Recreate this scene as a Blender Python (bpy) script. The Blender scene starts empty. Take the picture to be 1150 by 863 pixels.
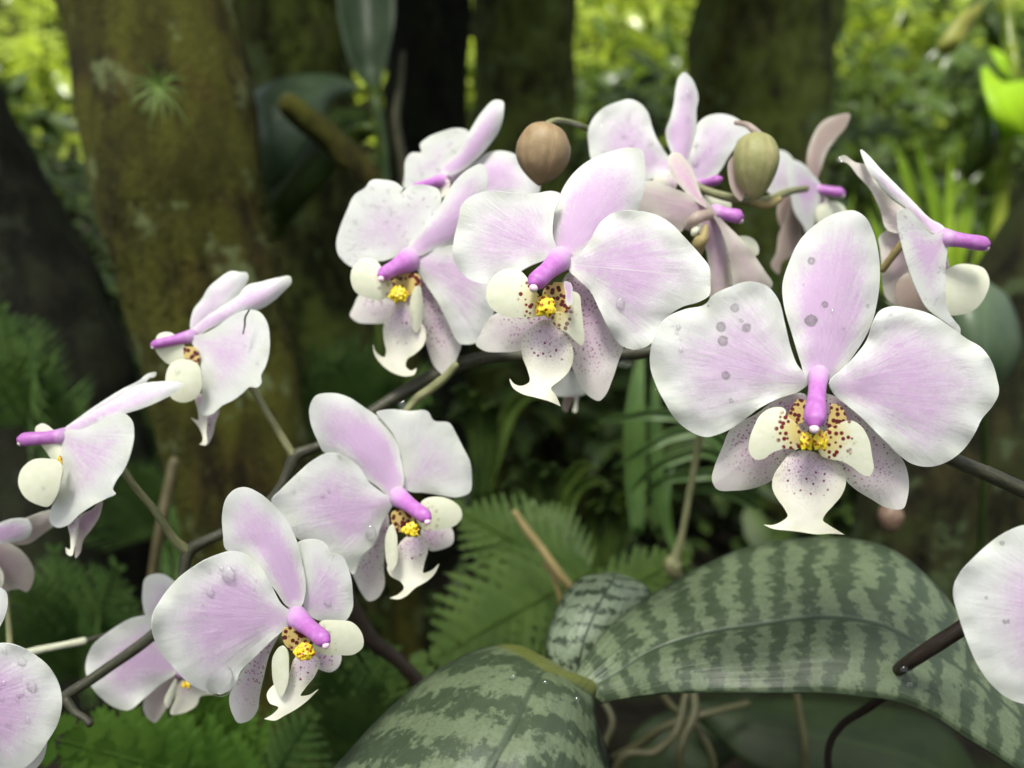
import bpy, bmesh, math, random
import numpy as np
from mathutils import Vector, Matrix, noise as mnoise
from mathutils.geometry import delaunay_2d_cdt

random.seed(7)
R = math.radians
scene = bpy.context.scene
col = scene.collection

# ------------------------------------------------------------------ camera
FPX, CX, CY = 1000.0, 575.0, 431.5          # focal length and centre in photo pixels
PITCH = R(10.0)
CAM = Vector((0, 0, 0.50))
cd = bpy.data.cameras.new('camera')
cd.sensor_width = 36.0
cd.lens = 36.0 * FPX / 1150.0
cd.clip_start, cd.clip_end = 0.01, 500
cd.dof.use_dof = True
cd.dof.focus_distance = 0.238
cd.dof.aperture_fstop = cd.lens / 3.5
cam = bpy.data.objects.new('camera', cd)
col.objects.link(cam)
cam.location = CAM
cam.rotation_euler = (R(90) - PITCH, 0, 0)
scene.camera = cam
FWD = Vector((0, math.cos(PITCH), -math.sin(PITCH)))
RGT = Vector((1, 0, 0))
UPV = Vector((0, math.sin(PITCH), math.cos(PITCH)))

# ------------------------------------------------------------------ light
SUN_EL, SUN_AZ = 62.0, 196.0                # azimuth from +Y, clockwise: behind the camera, a little left
w = bpy.data.worlds.new('World'); scene.world = w; w.use_nodes = True
nt = w.node_tree
sky = nt.nodes.new('ShaderNodeTexSky'); sky.sky_type = 'NISHITA'; sky.sun_disc = False
sky.sun_elevation = R(SUN_EL); sky.sun_rotation = R(SUN_AZ)
sky.air_density = 1.0; sky.dust_density = 4.0; sky.ozone_density = 0.6
hsv = nt.nodes.new('ShaderNodeHueSaturation'); hsv.inputs['Saturation'].default_value = 0.42   # a milky, humid sky
nt.links.new(sky.outputs[0], hsv.inputs['Color']); nt.links.new(hsv.outputs[0], nt.nodes['Background'].inputs[0])
nt.nodes['Background'].inputs[1].default_value = 0.115
sd = bpy.data.lights.new('sun', 'SUN'); sd.energy = 4.2; sd.angle = R(16); sd.color = (1, 0.98, 0.90)
sun = bpy.data.objects.new('sun', sd); col.objects.link(sun)
e, a = R(SUN_EL), R(SUN_AZ)
SUND = Vector((math.sin(a) * math.cos(e), math.cos(a) * math.cos(e), math.sin(e)))
sun.rotation_euler = SUND.to_track_quat('Z', 'Y').to_euler()
sun.location = (0, -1, 3)
vs = scene.view_settings
vs.view_transform = 'Standard'; vs.look = 'None'; vs.gamma = 1.0; vs.exposure = 1.0
scene.cycles.max_bounces = 8
scene.cycles.use_denoising = True
scene.cycles.sample_clamp_indirect = 4.0

# ------------------------------------------------------------------ helpers
def P(x, y, d):
    """photo pixel + depth along the optical axis -> world point"""
    return CAM + FWD * d + RGT * ((x - CX) / FPX * d) + UPV * (-(y - CY) / FPX * d)

def link(o, parent=None):
    col.objects.link(o)
    if parent is not None: o.parent = parent
    return o

def tag(o, label=None, cat=None, group=None, kind=None):
    if label: o['label'] = label
    if cat: o['category'] = cat
    if group: o['group'] = group
    if kind: o['kind'] = kind
    return o

def empty(name, loc, label, cat, group=None):
    o = bpy.data.objects.new(name, None); o.empty_display_size = 0.01
    col.objects.link(o); o.location = loc
    return tag(o, label, cat, group)

def origin(parent):
    o = Vector((0, 0, 0))
    while parent is not None:
        o += parent.location; parent = parent.parent
    return o

def mesh_obj(name, verts, faces, mat, parent=None, smooth=True, attrs=None, loc=None):
    """verts in world space; the mesh is stored relative to its thing (or to loc)"""
    off = origin(parent) if parent is not None else (Vector(loc) if loc is not None else Vector((0, 0, 0)))
    v = np.asarray([tuple(p) for p in verts], dtype=np.float64) - np.array(off)
    me = bpy.data.meshes.new(name)
    me.from_pydata(v.tolist(), [], faces)
    if attrs:
        for k, arr in attrs.items():
            at = me.attributes.new(k, 'FLOAT_VECTOR', 'POINT')
            at.data.foreach_set('vector', np.asarray(arr, dtype=np.float32).ravel())
    if smooth:
        me.polygons.foreach_set('use_smooth', [True] * len(me.polygons))
    me.materials.append(mat)
    me.update()
    o = bpy.data.objects.new(name, me)
    if parent is None: o.location = off
    return link(o, parent)

def catmull(pts, n=6, closed=True):
    """smooth curve; a point with a trailing 1 is a sharp corner"""
    pts = [tuple(p) for p in pts]
    dim = 2
    q = np.array([p[:dim] for p in pts], float)
    corner = [len(p) > dim and p[dim] == 1 for p in pts]
    N = len(q); out = []
    rng = range(N) if closed else range(N - 1)
    for i in rng:
        p1, p2 = q[i], q[(i + 1) % N]
        p0 = q[i - 1] if (closed or i > 0) else p1
        p3 = q[(i + 2) % N] if (closed or i + 2 < N) else p2
        L = np.linalg.norm(p2 - p1) + 1e-9
        def tan(a, b, c):
            la, lb = np.linalg.norm(b - a) + 1e-9, np.linalg.norm(c - b) + 1e-9
            return ((b - a) / la * lb + (c - b) / lb * la) / (la + lb)
        m1 = (p2 - p1) / L if corner[i] else tan(p0, p1, p2)
        m2 = (p2 - p1) / L if corner[(i + 1) % N] else tan(p1, p2, p3)
        for k in range(n):
            t = k / n
            h00 = 2*t**3 - 3*t**2 + 1; h10 = t**3 - 2*t**2 + t
            h01 = -2*t**3 + 3*t**2; h11 = t**3 - t**2
            out.append(h00*p1 + h10*L*m1 + h01*p2 + h11*L*m2)
    if not closed: out.append(q[-1])
    return np.array(out)

def spline3(pts, n=6):
    """open Catmull-Rom through n-dimensional points"""
    q = np.array(pts, float); out = []
    N = len(q)
    for i in range(N - 1):
        p1, p2 = q[i], q[i + 1]
        p0 = q[i - 1] if i > 0 else 2*p1 - p2
        p3 = q[i + 2] if i + 2 < N else 2*p2 - p1
        for k in range(n):
            t = k / n
            out.append(0.5*((2*p1) + (-p0 + p2)*t + (2*p0 - 5*p1 + 4*p2 - p3)*t*t + (-p0 + 3*p1 - 3*p2 + p3)*t**3))
    out.append(q[-1])
    return np.array(out)

def inside(poly, pts):
    x, y = pts[:, 0], pts[:, 1]
    r = np.zeros(len(pts), bool)
    x1, y1 = poly[:, 0], poly[:, 1]
    x2, y2 = np.roll(x1, -1), np.roll(y1, -1)
    for a, b, c, d_ in zip(x1, y1, x2, y2):
        cond = (b > y) != (d_ > y)
        r ^= cond & (x < (c - a) * (y - b) / ((d_ - b) + 1e-12) + a)
    return r

def edge_dist(poly, pts):
    a = poly[None, :, :]; b = np.roll(poly, -1, 0)[None, :, :]
    p = pts[:, None, :]
    ab = b - a
    t = np.clip(((p - a) * ab).sum(-1) / ((ab**2).sum(-1) + 1e-12), 0, 1)
    return np.sqrt((((a + ab * t[..., None]) - p)**2).sum(-1)).min(1)

def fr(x0, y0, s):
    def f(pts):
        return [tuple([x0 + p[0] / s, y0 + p[1] / s] + list(p[2:])) for p in pts]
    return f

def sheet(name, outline, base, tip, d0, gx, gy, mat, parent, bend=0.0, cross=0.0, ruffle=0.0, pink=1.0,
          thick=0.0003, step=None, seed=0, dref=None, blister=0.0):
    """a petal-like blade: its outline lies on a sloped, curved surface through the base.
    gx, gy: depth slope to the right and downwards; bend / cross: curl along and across its axis (fraction of its length)"""
    poly = catmull(outline, 5)
    base = np.array(base, float); tip = np.array(tip, float)
    ax = tip - base; Rl = np.linalg.norm(ax); ax = ax / Rl; lat = np.array([-ax[1], ax[0]])
    mn, mx = poly.min(0), poly.max(0)
    st = step or max(2.2, min(7.0, max(mx - mn) / 22))
    gx_, gy_ = np.meshgrid(np.arange(mn[0], mx[0], st), np.arange(mn[1], mx[1], st * 0.87))
    gx_[1::2] += st / 2
    g = np.stack([gx_.ravel(), gy_.ravel()], 1)
    g = g[inside(poly, g)]
    if len(g): g = g[edge_dist(poly, g) > st * 0.45]
    n = len(poly)
    coords = [Vector(p) for p in poly] + [Vector(p) for p in g]
    vv, _, ff, _, _, _ = delaunay_2d_cdt(coords, [(i, (i + 1) % n) for i in range(n)], [list(range(n))], 2, 1e-5)
    V = np.array([tuple(p) for p in vv]); 
    faces = [list(f) for f in ff]
    # keep a consistent winding that faces the camera
    F = []
    for f in faces:
        p = V[f]; area = sum(p[i, 0]*p[(i+1) % len(p), 1] - p[(i+1) % len(p), 0]*p[i, 1] for i in range(len(p)))
        F.append(f if area < 0 else f[::-1])
    dv = V - base
    u = dv @ ax / Rl; v = dv @ lat / Rl
    r = np.sqrt(u*u + v*v); ang = np.arctan2(v, u)
    E = edge_dist(poly, V)
    halfw = np.abs((poly - base) @ lat).max() / Rl + 1e-6
    s = d0 / FPX
    D = d0 + s * (gx * dv[:, 0] + gy * dv[:, 1]) + Rl * s * (bend * u * np.abs(u) + cross * (v / halfw)**2)
    rim = np.clip(1 - E / (0.22 * Rl), 0, 1)
    for i in range(len(V)):
        q = Vector((V[i, 0] * 0.035, V[i, 1] * 0.035, seed * 3.7))
        D[i] += Rl * s * (0.6 * ruffle * rim[i]**1.5 * mnoise.noise(q) + (0.35*blister + 0.002) * mnoise.noise(q * 2.6))
    W = [P(V[i, 0], V[i, 1], D[i]) for i in range(len(V))]
    attrs = {'pa': np.stack([u, v, E / (halfw * Rl)], 1),
             'pb': np.stack([ang, r, np.full(len(V), pink)], 1),
             'pm': np.stack([V[:, 0] / 100, V[:, 1] / 100, np.full(len(V), seed * 0.37)], 1)}
    o = mesh_obj(name, W, F, mat, parent, attrs=attrs)
    m = o.modifiers.new('thickness', 'SOLIDIFY'); m.thickness = thick; m.offset = -1
    es = o.modifiers.new('crisp rim', 'EDGE_SPLIT'); es.split_angle = R(55); es.use_edge_sharp = False
    return o

def tube(name, pts, mat, parent=None, seg=12, n=6, cap=True, rough=0.0, flat=1.0, px=True, loc=None, rfreq=60.0):
    """pts: (x, y, depth, radius in pixels) or world (x,y,z,radius) with px=False"""
    if px:
        W = []
        for x, y, d, r in pts:
            p = P(x, y, d); W.append((p.x, p.y, p.z, r * d / FPX))
    else: W = pts
    S = spline3(W, n)
    verts, faces, at = [], [], []
    ref = None; L = 0.0
    for i in range(len(S)):
        p = Vector(S[i, :3]); r = max(S[i, 3], 1e-6)
        t = Vector(S[min(i+1, len(S)-1), :3]) - Vector(S[max(i-1, 0), :3]); t.normalize()
        if ref is None: ref = t.orthogonal().normalized()
        ref = (ref - t * ref.dot(t)).normalized(); b = t.cross(ref)
        if i: L += (p - Vector(S[i-1, :3])).length
        for k in range(seg):
            a = 2*math.pi*k/seg
            rr = r
            dirv = ref*math.cos(a) + b*math.sin(a)*flat
            if rough: rr = r*(1 + rough*mnoise.noise((p + dirv*r)*rfreq) + 0.5*rough*mnoise.noise((p + dirv*r)*rfreq*2.7))
            verts.append(p + dirv*rr); at.append((a/(2*math.pi), L, i/(len(S)-1)))
    m = len(S)
    for i in range(m-1):
        for k in range(seg):
            k2 = (k+1) % seg
            faces.append([i*seg+k, i*seg+k2, (i+1)*seg+k2, (i+1)*seg+k])
    if cap:
        for ring, sgn in ((0, -1), (m-1, 1)):
            p = Vector(S[ring, :3]); q = Vector(S[ring+(1 if ring == 0 else -1), :3])
            dd = (p - q).normalized() * S[ring, 3]
            # two rounding rings
            prev = [ring*seg+k for k in range(seg)]
            for f, h in ((0.72, 0.55), (0.35, 0.85)):
                cur = []
                for k in range(seg):
                    verts.append(p + (verts[ring*seg+k] - p)*f + dd*h*0.8); at.append((k/seg, 0, ring/(m-1))); cur.append(len(verts)-1)
                for k in range(seg):
                    k2 = (k+1) % seg
                    fc = [prev[k], prev[k2], cur[k2], cur[k]]
                    faces.append(fc if sgn > 0 else fc[::-1])
                prev = cur
            faces.append(prev if sgn > 0 else prev[::-1])
    return mesh_obj(name, verts, faces, mat, parent, attrs={'pa': at}, loc=loc)

def ribbon(name, rows, mat, parent=None, nu=8, nv=10, thick=0.0006, fold=0.0, px=True, loc=None, wav=0.0, puff=0.0):
    """rows of (left, mid, right), each (x, y, depth): a leaf blade; pa = (length along, -1..1 across, 0..1 along)"""
    flat = [np.concatenate([np.array(a, float), np.array(b, float), np.array(c, float)]) for a, b, c in rows]
    S = spline3(flat, nu)
    verts, faces, at = [], [], []
    L = 0; pm = None
    for i, row in enumerate(S):
        l, m, r = (Vector(row[j:j+3]) for j in (0, 3, 6))
        if px: l, m, r = (P(*q) for q in (l, m, r))
        if pm is not None: L += (m - pm).length
        pm = m
        wd = (r - l).length
        nrm = (r - l).normalized()
        for k in range(nv+1):
            t = k/nv*2 - 1
            # quadratic through the three points
            q = l*(t*(t-1)/2) + m*(1-t*t) + r*(t*(t+1)/2)
            q = q + Vector((0, 0, 1)) * (fold*wd*(abs(t)**0.8 - 0.5)) 
            if puff: q = q + Vector((0, 0, 1))*(puff*wd*(math.sin(math.pi*abs(t)**0.8)))
            if wav: q = q + Vector((0, 0, 1))*(wav*wd*mnoise.noise(q*25))
            verts.append(q); at.append((L, t, i/(len(S)-1)))
    for i in range(len(S)-1):
        for k in range(nv):
            a = i*(nv+1)+k
            faces.append([a, a+nv+1, a+nv+2, a+1])
    o = mesh_obj(name, verts, faces, mat, parent, attrs={'pa': at}, loc=loc)
    md = o.modifiers.new('thickness', 'SOLIDIFY'); md.thickness = thick; md.offset = 0
    return o

def blob(name, pts, mat, parent=None, seg=16, rings=10, rough=0.0, freq=300, lobes=0, lobe_amp=0.0, loc=None):
    """closed body of revolution along a world axis: pts = (center, axis, length, profile) """
    c, axis, length, prof = pts
    axis = axis.normalized(); s1 = axis.orthogonal().normalized(); s2 = axis.cross(s1)
    S = spline3([(t, r) for t, r in prof], 3)
    verts, faces, at = [], [], []
    for i, (t, r) in enumerate(S):
        for k in range(seg):
            a = 2*math.pi*k/seg
            rr = max(r, 1e-6)*(1 + (lobe_amp*(-abs(math.cos(a*lobes/2))**14) if lobes else 0))
            p = c + axis*(t-0.5)*length + (s1*math.cos(a) + s2*math.sin(a))*rr
            if rough: p = p + (p-c)*rough*mnoise.noise(p*freq)
            verts.append(p); at.append((k/seg, t, 0))
    m = len(S)
    for i in range(m-1):
        for k in range(seg):
            k2 = (k+1) % seg
            faces.append([i*seg+k, i*seg+k2, (i+1)*seg+k2, (i+1)*seg+k])
    faces.append(list(range(seg))[::-1]); faces.append([(m-1)*seg+k for k in range(seg)])
    return mesh_obj(name, verts, faces, mat, parent, attrs={'pa': at}, loc=loc)

# ------------------------------------------------------------------ materials
class NT:
    def __init__(self, name):
        self.m = bpy.data.materials.new(name); self.m.use_nodes = True
        self.t = self.m.node_tree; self.t.nodes.clear()
        self.out = self.t.nodes.new('ShaderNodeOutputMaterial')
    def n(self, typ, **kw):
        nd = self.t.nodes.new(typ)
        for k, v in kw.items(): setattr(nd, k, v)
        return nd
    def put(self, sock, v):
        if isinstance(v, bpy.types.NodeSocket): self.t.links.new(v, sock)
        elif v is not None: sock.default_value = v
    def attr(self, name):
        nd = self.n('ShaderNodeAttribute'); nd.attribute_name = name
        return nd.outputs['Vector']
    def sep(self, v):
        nd = self.n('ShaderNodeSeparateXYZ'); self.put(nd.inputs[0], v); return nd.outputs
    def comb(self, x, y, z=0.0):
        nd = self.n('ShaderNodeCombineXYZ')
        for i, q in enumerate((x, y, z)): self.put(nd.inputs[i], q)
        return nd.outputs[0]
    def math(self, op, a, b=None, c=None, clamp=False):
        nd = self.n('ShaderNodeMath', operation=op); nd.use_clamp = clamp
        for i, q in enumerate((a, b, c)):
            if q is not None: self.put(nd.inputs[i], q)
        return nd.outputs[0]
    def ramp(self, v, lo, hi, a=0.0, b=1.0, smooth=True):
        nd = self.n('ShaderNodeMapRange'); nd.interpolation_type = 'SMOOTHSTEP' if smooth else 'LINEAR'
        self.put(nd.inputs[0], v)
        for i, q in enumerate((lo, hi, a, b)): self.put(nd.inputs[i+1], q)
        return nd.outputs[0]
    def noise(self, vec, scale, detail=3.0, rough=0.5, dist=0.0):
        nd = self.n('ShaderNodeTexNoise'); self.put(nd.inputs['Vector'], vec)
        nd.inputs['Scale'].default_value = scale; nd.inputs['Detail'].default_value = detail
        nd.inputs['Roughness'].default_value = rough; nd.inputs['Distortion'].default_value = dist
        return nd.outputs[0]
    def voro(self, vec, scale, rnd=1.0):
        nd = self.n('ShaderNodeTexVoronoi'); self.put(nd.inputs['Vector'], vec)
        nd.inputs['Scale'].default_value = scale; nd.inputs['Randomness'].default_value = rnd
        return nd.outputs
    def mix(self, f, a, b):
        nd = self.n('ShaderNodeMix', data_type='RGBA')
        self.put(nd.inputs[0], f)
        for i, q in ((6, a), (7, b)):
            self.put(nd.inputs[i], q if isinstance(q, bpy.types.NodeSocket) else (*q[:3], 1))
        return nd.outputs[2]
    def obj(self):
        return self.n('ShaderNodeTexCoord').outputs['Object']
    def geo(self):
        return self.n('ShaderNodeNewGeometry').outputs['Position']
    def vscale(self, v, s):
        nd = self.n('ShaderNodeVectorMath', operation='MULTIPLY'); self.put(nd.inputs[0], v); nd.inputs[1].default_value = s
        return nd.outputs[0]
    def bump(self, h, strength=0.3, dist=0.001):
        nd = self.n('ShaderNodeBump'); self.put(nd.inputs['Height'], h)
        nd.inputs['Strength'].default_value = strength; nd.inputs['Distance'].default_value = dist
        return nd.outputs[0]
    def surf(self, color, rough=0.5, normal=None, trans=0.0, tcol=None, spec=0.5, sss=0.0, sheen=0.0, coat=0.0):
        p = self.n('ShaderNodeBsdfPrincipled')
        self.put(p.inputs['Base Color'], color if isinstance(color, bpy.types.NodeSocket) else (*color[:3], 1))
        self.put(p.inputs['Roughness'], rough)
        p.inputs['Specular IOR Level'].default_value = spec
        if sheen: p.inputs['Sheen Weight'].default_value = sheen
        if coat: p.inputs['Coat Weight'].default_value = coat
        if normal is not None: self.put(p.inputs['Normal'], normal)
        sh = p.outputs[0]
        if trans:
            t = self.n('ShaderNodeBsdfTranslucent')
            tc = tcol if tcol is not None else color
            self.put(t.inputs[0], tc if isinstance(tc, bpy.types.NodeSocket) else (*tc[:3], 1))
            mx = self.n('ShaderNodeMixShader'); mx.inputs[0].default_value = trans
            self.t.links.new(sh, mx.inputs[1]); self.t.links.new(t.outputs[0], mx.inputs[2]); sh = mx.outputs[0]
        self.t.links.new(sh, self.out.inputs[0])
        return self.m

WHITE = (0.85, 0.87, 0.84); PINK = (0.78, 0.53, 0.81); HOT = (0.49, 0.16, 0.51); CREAM = (0.80, 0.83, 0.64)

def petal_mat(name, spots=(), specks=0.0, bruise=0.0, white=WHITE, pinkc=PINK, fade=(0.42, 1.15), vein_=0.12):
    t = NT(name)
    pa = t.sep(t.attr('pa')); pb = t.sep(t.attr('pb')); pm = t.attr('pm')
    rad = t.comb(t.math('MULTIPLY', pb[0], 9.0), t.math('MULTIPLY', pb[1], 1.6), t.sep(pm)[2])
    streak = t.noise(rad, 2.2, 4, 0.6)
    grain = t.noise(pm, 24.0, 3, 0.8)
    blot = t.noise(pm, 3.0, 3, 0.55)
    wide = t.math('ADD', 0.10, t.math('MULTIPLY', t.math('MINIMUM', pb[1], 0.55), 1.5))
    e = t.ramp(t.math('DIVIDE', t.math('ADD', pa[2], t.math('MULTIPLY', t.math('SUBTRACT', streak, 0.5), 0.25)), wide), 0.0, 0.75)
    core = t.ramp(t.math('ADD', pb[1], t.math('MULTIPLY', t.math('SUBTRACT', blot, 0.5), 0.5)), fade[0], fade[1], 1.0, 0.0)
    k = t.math('MULTIPLY', e, core)
    k = t.math('MULTIPLY', k, t.ramp(blot, 0.25, 0.7, 0.72, 1.1))
    sp = t.math('ADD', t.math('MULTIPLY', t.math('SUBTRACT', streak, 0.5), 0.55), t.math('MULTIPLY', t.math('SUBTRACT', grain, 0.5), 1.5))
    k = t.math('ADD', k, t.math('MULTIPLY', sp, t.ramp(k, 0.0, 0.35, 0.12, 1.0)))
    k = t.math('MULTIPLY', t.math('MULTIPLY', k, 1.12), t.ramp(pb[1], 0.02, 0.07))
    k = t.math('MULTIPLY', k, pb[2], clamp=True)
    veil = t.math('MULTIPLY', t.math('MULTIPLY', t.ramp(pa[2], 0.05, 0.7), t.ramp(pb[1], 0.5, 1.1, 1.0, 0.25)), pb[2])
    c = t.mix(t.math('MULTIPLY', veil, 0.22, clamp=True), white, pinkc)
    c = t.mix(t.math('MULTIPLY', k, 0.76), c, pinkc)
    # fine branching veins
    vn = t.noise(t.comb(t.math('MULTIPLY', pb[0], 11.0), t.math('MULTIPLY', pb[1], 3.2), t.sep(pm)[2]), 2.0, 2, 0.5, 0.5)
    vl = t.ramp(t.math('ABSOLUTE', t.math('SUBTRACT', t.math('FRACT', t.math('MULTIPLY', vn, 7.0)), 0.5)), 0.0, 0.10, 1.0, 0.0)
    c = t.mix(t.math('MULTIPLY', vl, t.ramp(pb[1], 0.1, 1.0, 0.42, 0.12)), c, tuple(q*0.86 for q in pinkc))
    # greenish ivory rim and the fine pale mid vein
    rim = t.ramp(pa[2], 0.0, 0.30, 0.55, 0.0)
    c = t.mix(t.math('MULTIPLY', rim, t.ramp(blot, 0.35, 0.7)), c, (0.82, 0.85, 0.73))
    vein = t.math('MULTIPLY', t.ramp(t.math('ABSOLUTE', pa[1]), 0.0, 0.010, 1.0, 0.0), t.ramp(pa[0], 0.75, 0.95, vein_, 0.0))
    c = t.mix(vein, c, (0.88, 0.84, 0.88))
    if bruise:
        b = t.noise(pm, 9.0, 5, 0.65, 0.6)
        c = t.mix(t.math('MULTIPLY', t.ramp(b, 0.56, 0.68), bruise), c, (0.42, 0.36, 0.42))
    if specks:
        vo = t.voro(pm, 26.0)
        dots = t.ramp(vo[0], 0.24, 0.38, 1.0, 0.0)
        zone = t.math('MULTIPLY', t.ramp(pb[1], 0.5, 0.92, 1.0, 0.0), t.ramp(pa[2], 0.02, 0.12))
        zone = t.math('MULTIPLY', zone, t.ramp(t.noise(pm, 6.0, 2), 0.3, 0.55))
        c = t.mix(t.math('MULTIPLY', t.math('MULTIPLY', dots, zone), specks), c, (0.36, 0.10, 0.25))
    blot2 = t.noise(pm, 13.0, 3, 0.6) if spots else None
    for (x, y, r, dk) in spots:
        wv = t.n('ShaderNodeVectorMath', operation='ADD'); t.put(wv.inputs[0], t.vscale(pm, (1, 1, 0)))
        t.put(wv.inputs[1], t.comb(t.math('MULTIPLY', t.math('SUBTRACT', blot2, 0.5), 0.05), t.math('MULTIPLY', t.math('SUBTRACT', grain, 0.5), 0.04)))
        nd = t.n('ShaderNodeVectorMath', operation='DISTANCE'); t.put(nd.inputs[0], wv.outputs[0]); nd.inputs[1].default_value = (x/100, y/100, 0)
        disc = t.ramp(nd.outputs['Value'], r/100*0.75, r/100*1.1, 1.0, 0.0)
        ring = t.math('MULTIPLY', disc, t.math('MULTIPLY', t.ramp(nd.outputs['Value'], r/100*0.10, r/100*0.8, 0.70, 1.0), t.ramp(grain, 0.3, 0.7, 0.75, 1.1)))
        c = t.mix(t.math('MULTIPLY', ring, dk), c, (0.23, 0.20, 0.21))
    cell = t.noise(pm, 85.0, 2, 0.7)
    h = t.math('ADD', t.math('MULTIPLY', streak, 0.8), t.math('MULTIPLY', cell, 0.28))
    h = t.math('ADD', h, t.math('MULTIPLY', vl, -0.15))
    nrm = t.bump(h, 0.42, 0.0006)
    return t.surf(c, t.ramp(cell, 0.3, 0.7, 0.24, 0.5), nrm, trans=0.40, spec=0.45)

M = {}
M['petal'] = petal_mat('petal_skin')
M['petal_bruised'] = petal_mat('petal_bruised', bruise=0.55)
M['petal_back'] = petal_mat('petal_back', white=(0.72, 0.66, 0.60), pinkc=(0.66, 0.42, 0.60))
M['sepal_low'] = petal_mat('lower_sepal', specks=0.9, white=(0.86, 0.83, 0.80), pinkc=(0.72, 0.50, 0.70), fade=(0.25, 0.9))
M['petal_wilt'] = petal_mat('petal_wilted', white=(0.50, 0.40, 0.34), pinkc=(0.50, 0.34, 0.36))

def lip_mat():
    t = NT('lip_mid_lobe'); pa = t.sep(t.attr('pa')); pb = t.sep(t.attr('pb')); pm = t.attr('pm')
    c = t.mix(t.ramp(pb[1], 0.1, 0.6, 0.75, 0.0), (0.86, 0.84, 0.74), (0.66, 0.50, 0.66))
    c = t.mix(t.ramp(pa[2], 0.0, 0.3, 0.5, 0.0), c, (0.84, 0.84, 0.64))
    vo = t.voro(pm, 15.0)
    pick = t.ramp(t.sep(vo[1])[0], 0.35, 0.4)
    dots = t.math('MULTIPLY', t.ramp(vo[0], 0.17, 0.25, 1.0, 0.0), pick)
    zone = t.math('MULTIPLY', t.ramp(pb[1], 0.45, 0.66, 1.0, 0.0), t.ramp(pa[2], 0.1, 0.3))
    c = t.mix(t.math('MULTIPLY', dots, zone), c, (0.22, 0.03, 0.10))
    fine = t.voro(pm, 36.0)
    edge = t.math('MULTIPLY', t.ramp(fine[0], 0.22, 0.36, 0.8, 0.0), t.ramp(pb[1], 0.2, 0.75, 1.0, 0.0))
    c = t.mix(edge, c, (0.42, 0.20, 0.40))
    return t.surf(c, 0.4, t.bump(t.noise(pm, 30, 3), 0.2, 0.0005), trans=0.3, spec=0.35)
M['lip'] = lip_mat()

def lobe_mat():
    t = NT('lip_side_lobe'); pa = t.sep(t.attr('pa')); pb = t.sep(t.attr('pb')); pm = t.attr('pm')
    wob = t.noise(pm, 12.0, 3)
    c = t.mix(t.ramp(wob, 0.3, 0.7), CREAM, (0.86, 0.86, 0.72))
    rr = t.math('ADD', pb[1], t.math('MULTIPLY', t.math('SUBTRACT', wob, 0.5), 0.25))
    c = t.mix(t.math('MULTIPLY', t.ramp(rr, 0.10, 0.5, 0.7, 0.0), pb[2]), c, (0.78, 0.62, 0.10))
    vo = t.voro(pm, 15.5, 0.85)
    dots = t.math('MULTIPLY', t.ramp(vo[0], 0.33, 0.42, 1.0, 0.0), t.math('MULTIPLY', t.ramp(rr, 0.40, 0.52, 1.0, 0.0), pb[2]))
    c = t.mix(dots, c, (0.20, 0.018, 0.02))
    return t.surf(c, 0.42, t.bump(t.noise(pm, 20, 3), 0.15, 0.0005), trans=0.3, spec=0.35)
M['lobe'] = lobe_mat()

def throat_mat():
    t = NT('lip_throat'); pm = t.attr('pm')
    vo = t.voro(pm, 19.0)
    c = t.mix(t.ramp(vo[0], 0.42, 0.54, 1.0, 0.0), (0.70, 0.54, 0.20), (0.13, 0.014, 0.02))
    return t.surf(c, 0.45, trans=0.2)
M['throat'] = throat_mat()

def callus_mat():
    t = NT('callus'); g = t.obj()
    vo = t.voro(g, 900.0)
    c = t.mix(t.ramp(vo[0], 0.28, 0.42, 1.0, 0.0), (0.74, 0.58, 0.03), (0.34, 0.05, 0.01))
    return t.surf(c, 0.35, trans=0.0)
M['callus'] = callus_mat()

def column_mat():
    t = NT('column'); pa = t.sep(t.attr('pa')); n = t.noise(t.obj(), 500, 3)
    c = t.mix(t.ramp(pa[2], 0.0, 0.5), (0.70, 0.52, 0.72), HOT)
    c = t.mix(t.math('MULTIPLY', t.ramp(n, 0.35, 0.7), 0.45), c, (0.60, 0.31, 0.68))
    c = t.mix(t.ramp(pa[2], 0.90, 1.0), c, (0.52, 0.16, 0.56))
    return t.surf(c, 0.42, t.bump(n, 0.4, 0.0005), trans=0.22, spec=0.4)
M['column'] = column_mat()
def simple(name, c1, c2, scale, rough=0.5, trans=0.0, bump=0.2, dist=0.001, spec=0.4, tcol=None, detail=4):
    t = NT(name); n = t.noise(t.obj(), scale, detail, 0.6)
    c = t.mix(t.ramp(n, 0.35, 0.65), c1, c2)
    return t.surf(c, rough, t.bump(n, bump, dist), trans=trans, spec=spec, tcol=tcol)
M['cap'] = simple('anther_cap', (0.80, 0.70, 0.66), (0.74, 0.52, 0.66), 600)

def stem_mat(name, a, b, scale=260.0, c3=None):
    t = NT(name); pa = t.sep(t.attr('pa'))
    v = t.comb(t.math('MULTIPLY', pa[0], 5.0), t.math('MULTIPLY', pa[1], 60.0))
    n = t.noise(v, 1.6, 5, 0.65); n2 = t.noise(t.obj(), scale * 3, 3, 0.6)
    c = t.mix(t.ramp(n, 0.35, 0.68), a, b)
    c = t.mix(t.ramp(n2, 0.6, 0.72, 0.0, 0.6), c, c3 or (0.16, 0.15, 0.12))
    return t.surf(c, 0.5, t.bump(t.math('ADD', n, n2), 0.35, 0.0006), spec=0.35)
M['spike'] = stem_mat('spike_stem', (0.026, 0.027, 0.016), (0.060, 0.060, 0.036), c3=(0.10, 0.095, 0.07))
M['pedicel'] = stem_mat('pedicel', (0.15, 0.16, 0.07), (0.26, 0.26, 0.13), c3=(0.26, 0.22, 0.16))
M['dark_stem'] = stem_mat('dark_stem', (0.016, 0.011, 0.008), (0.034, 0.024, 0.018), c3=(0.06, 0.05, 0.04))
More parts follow.
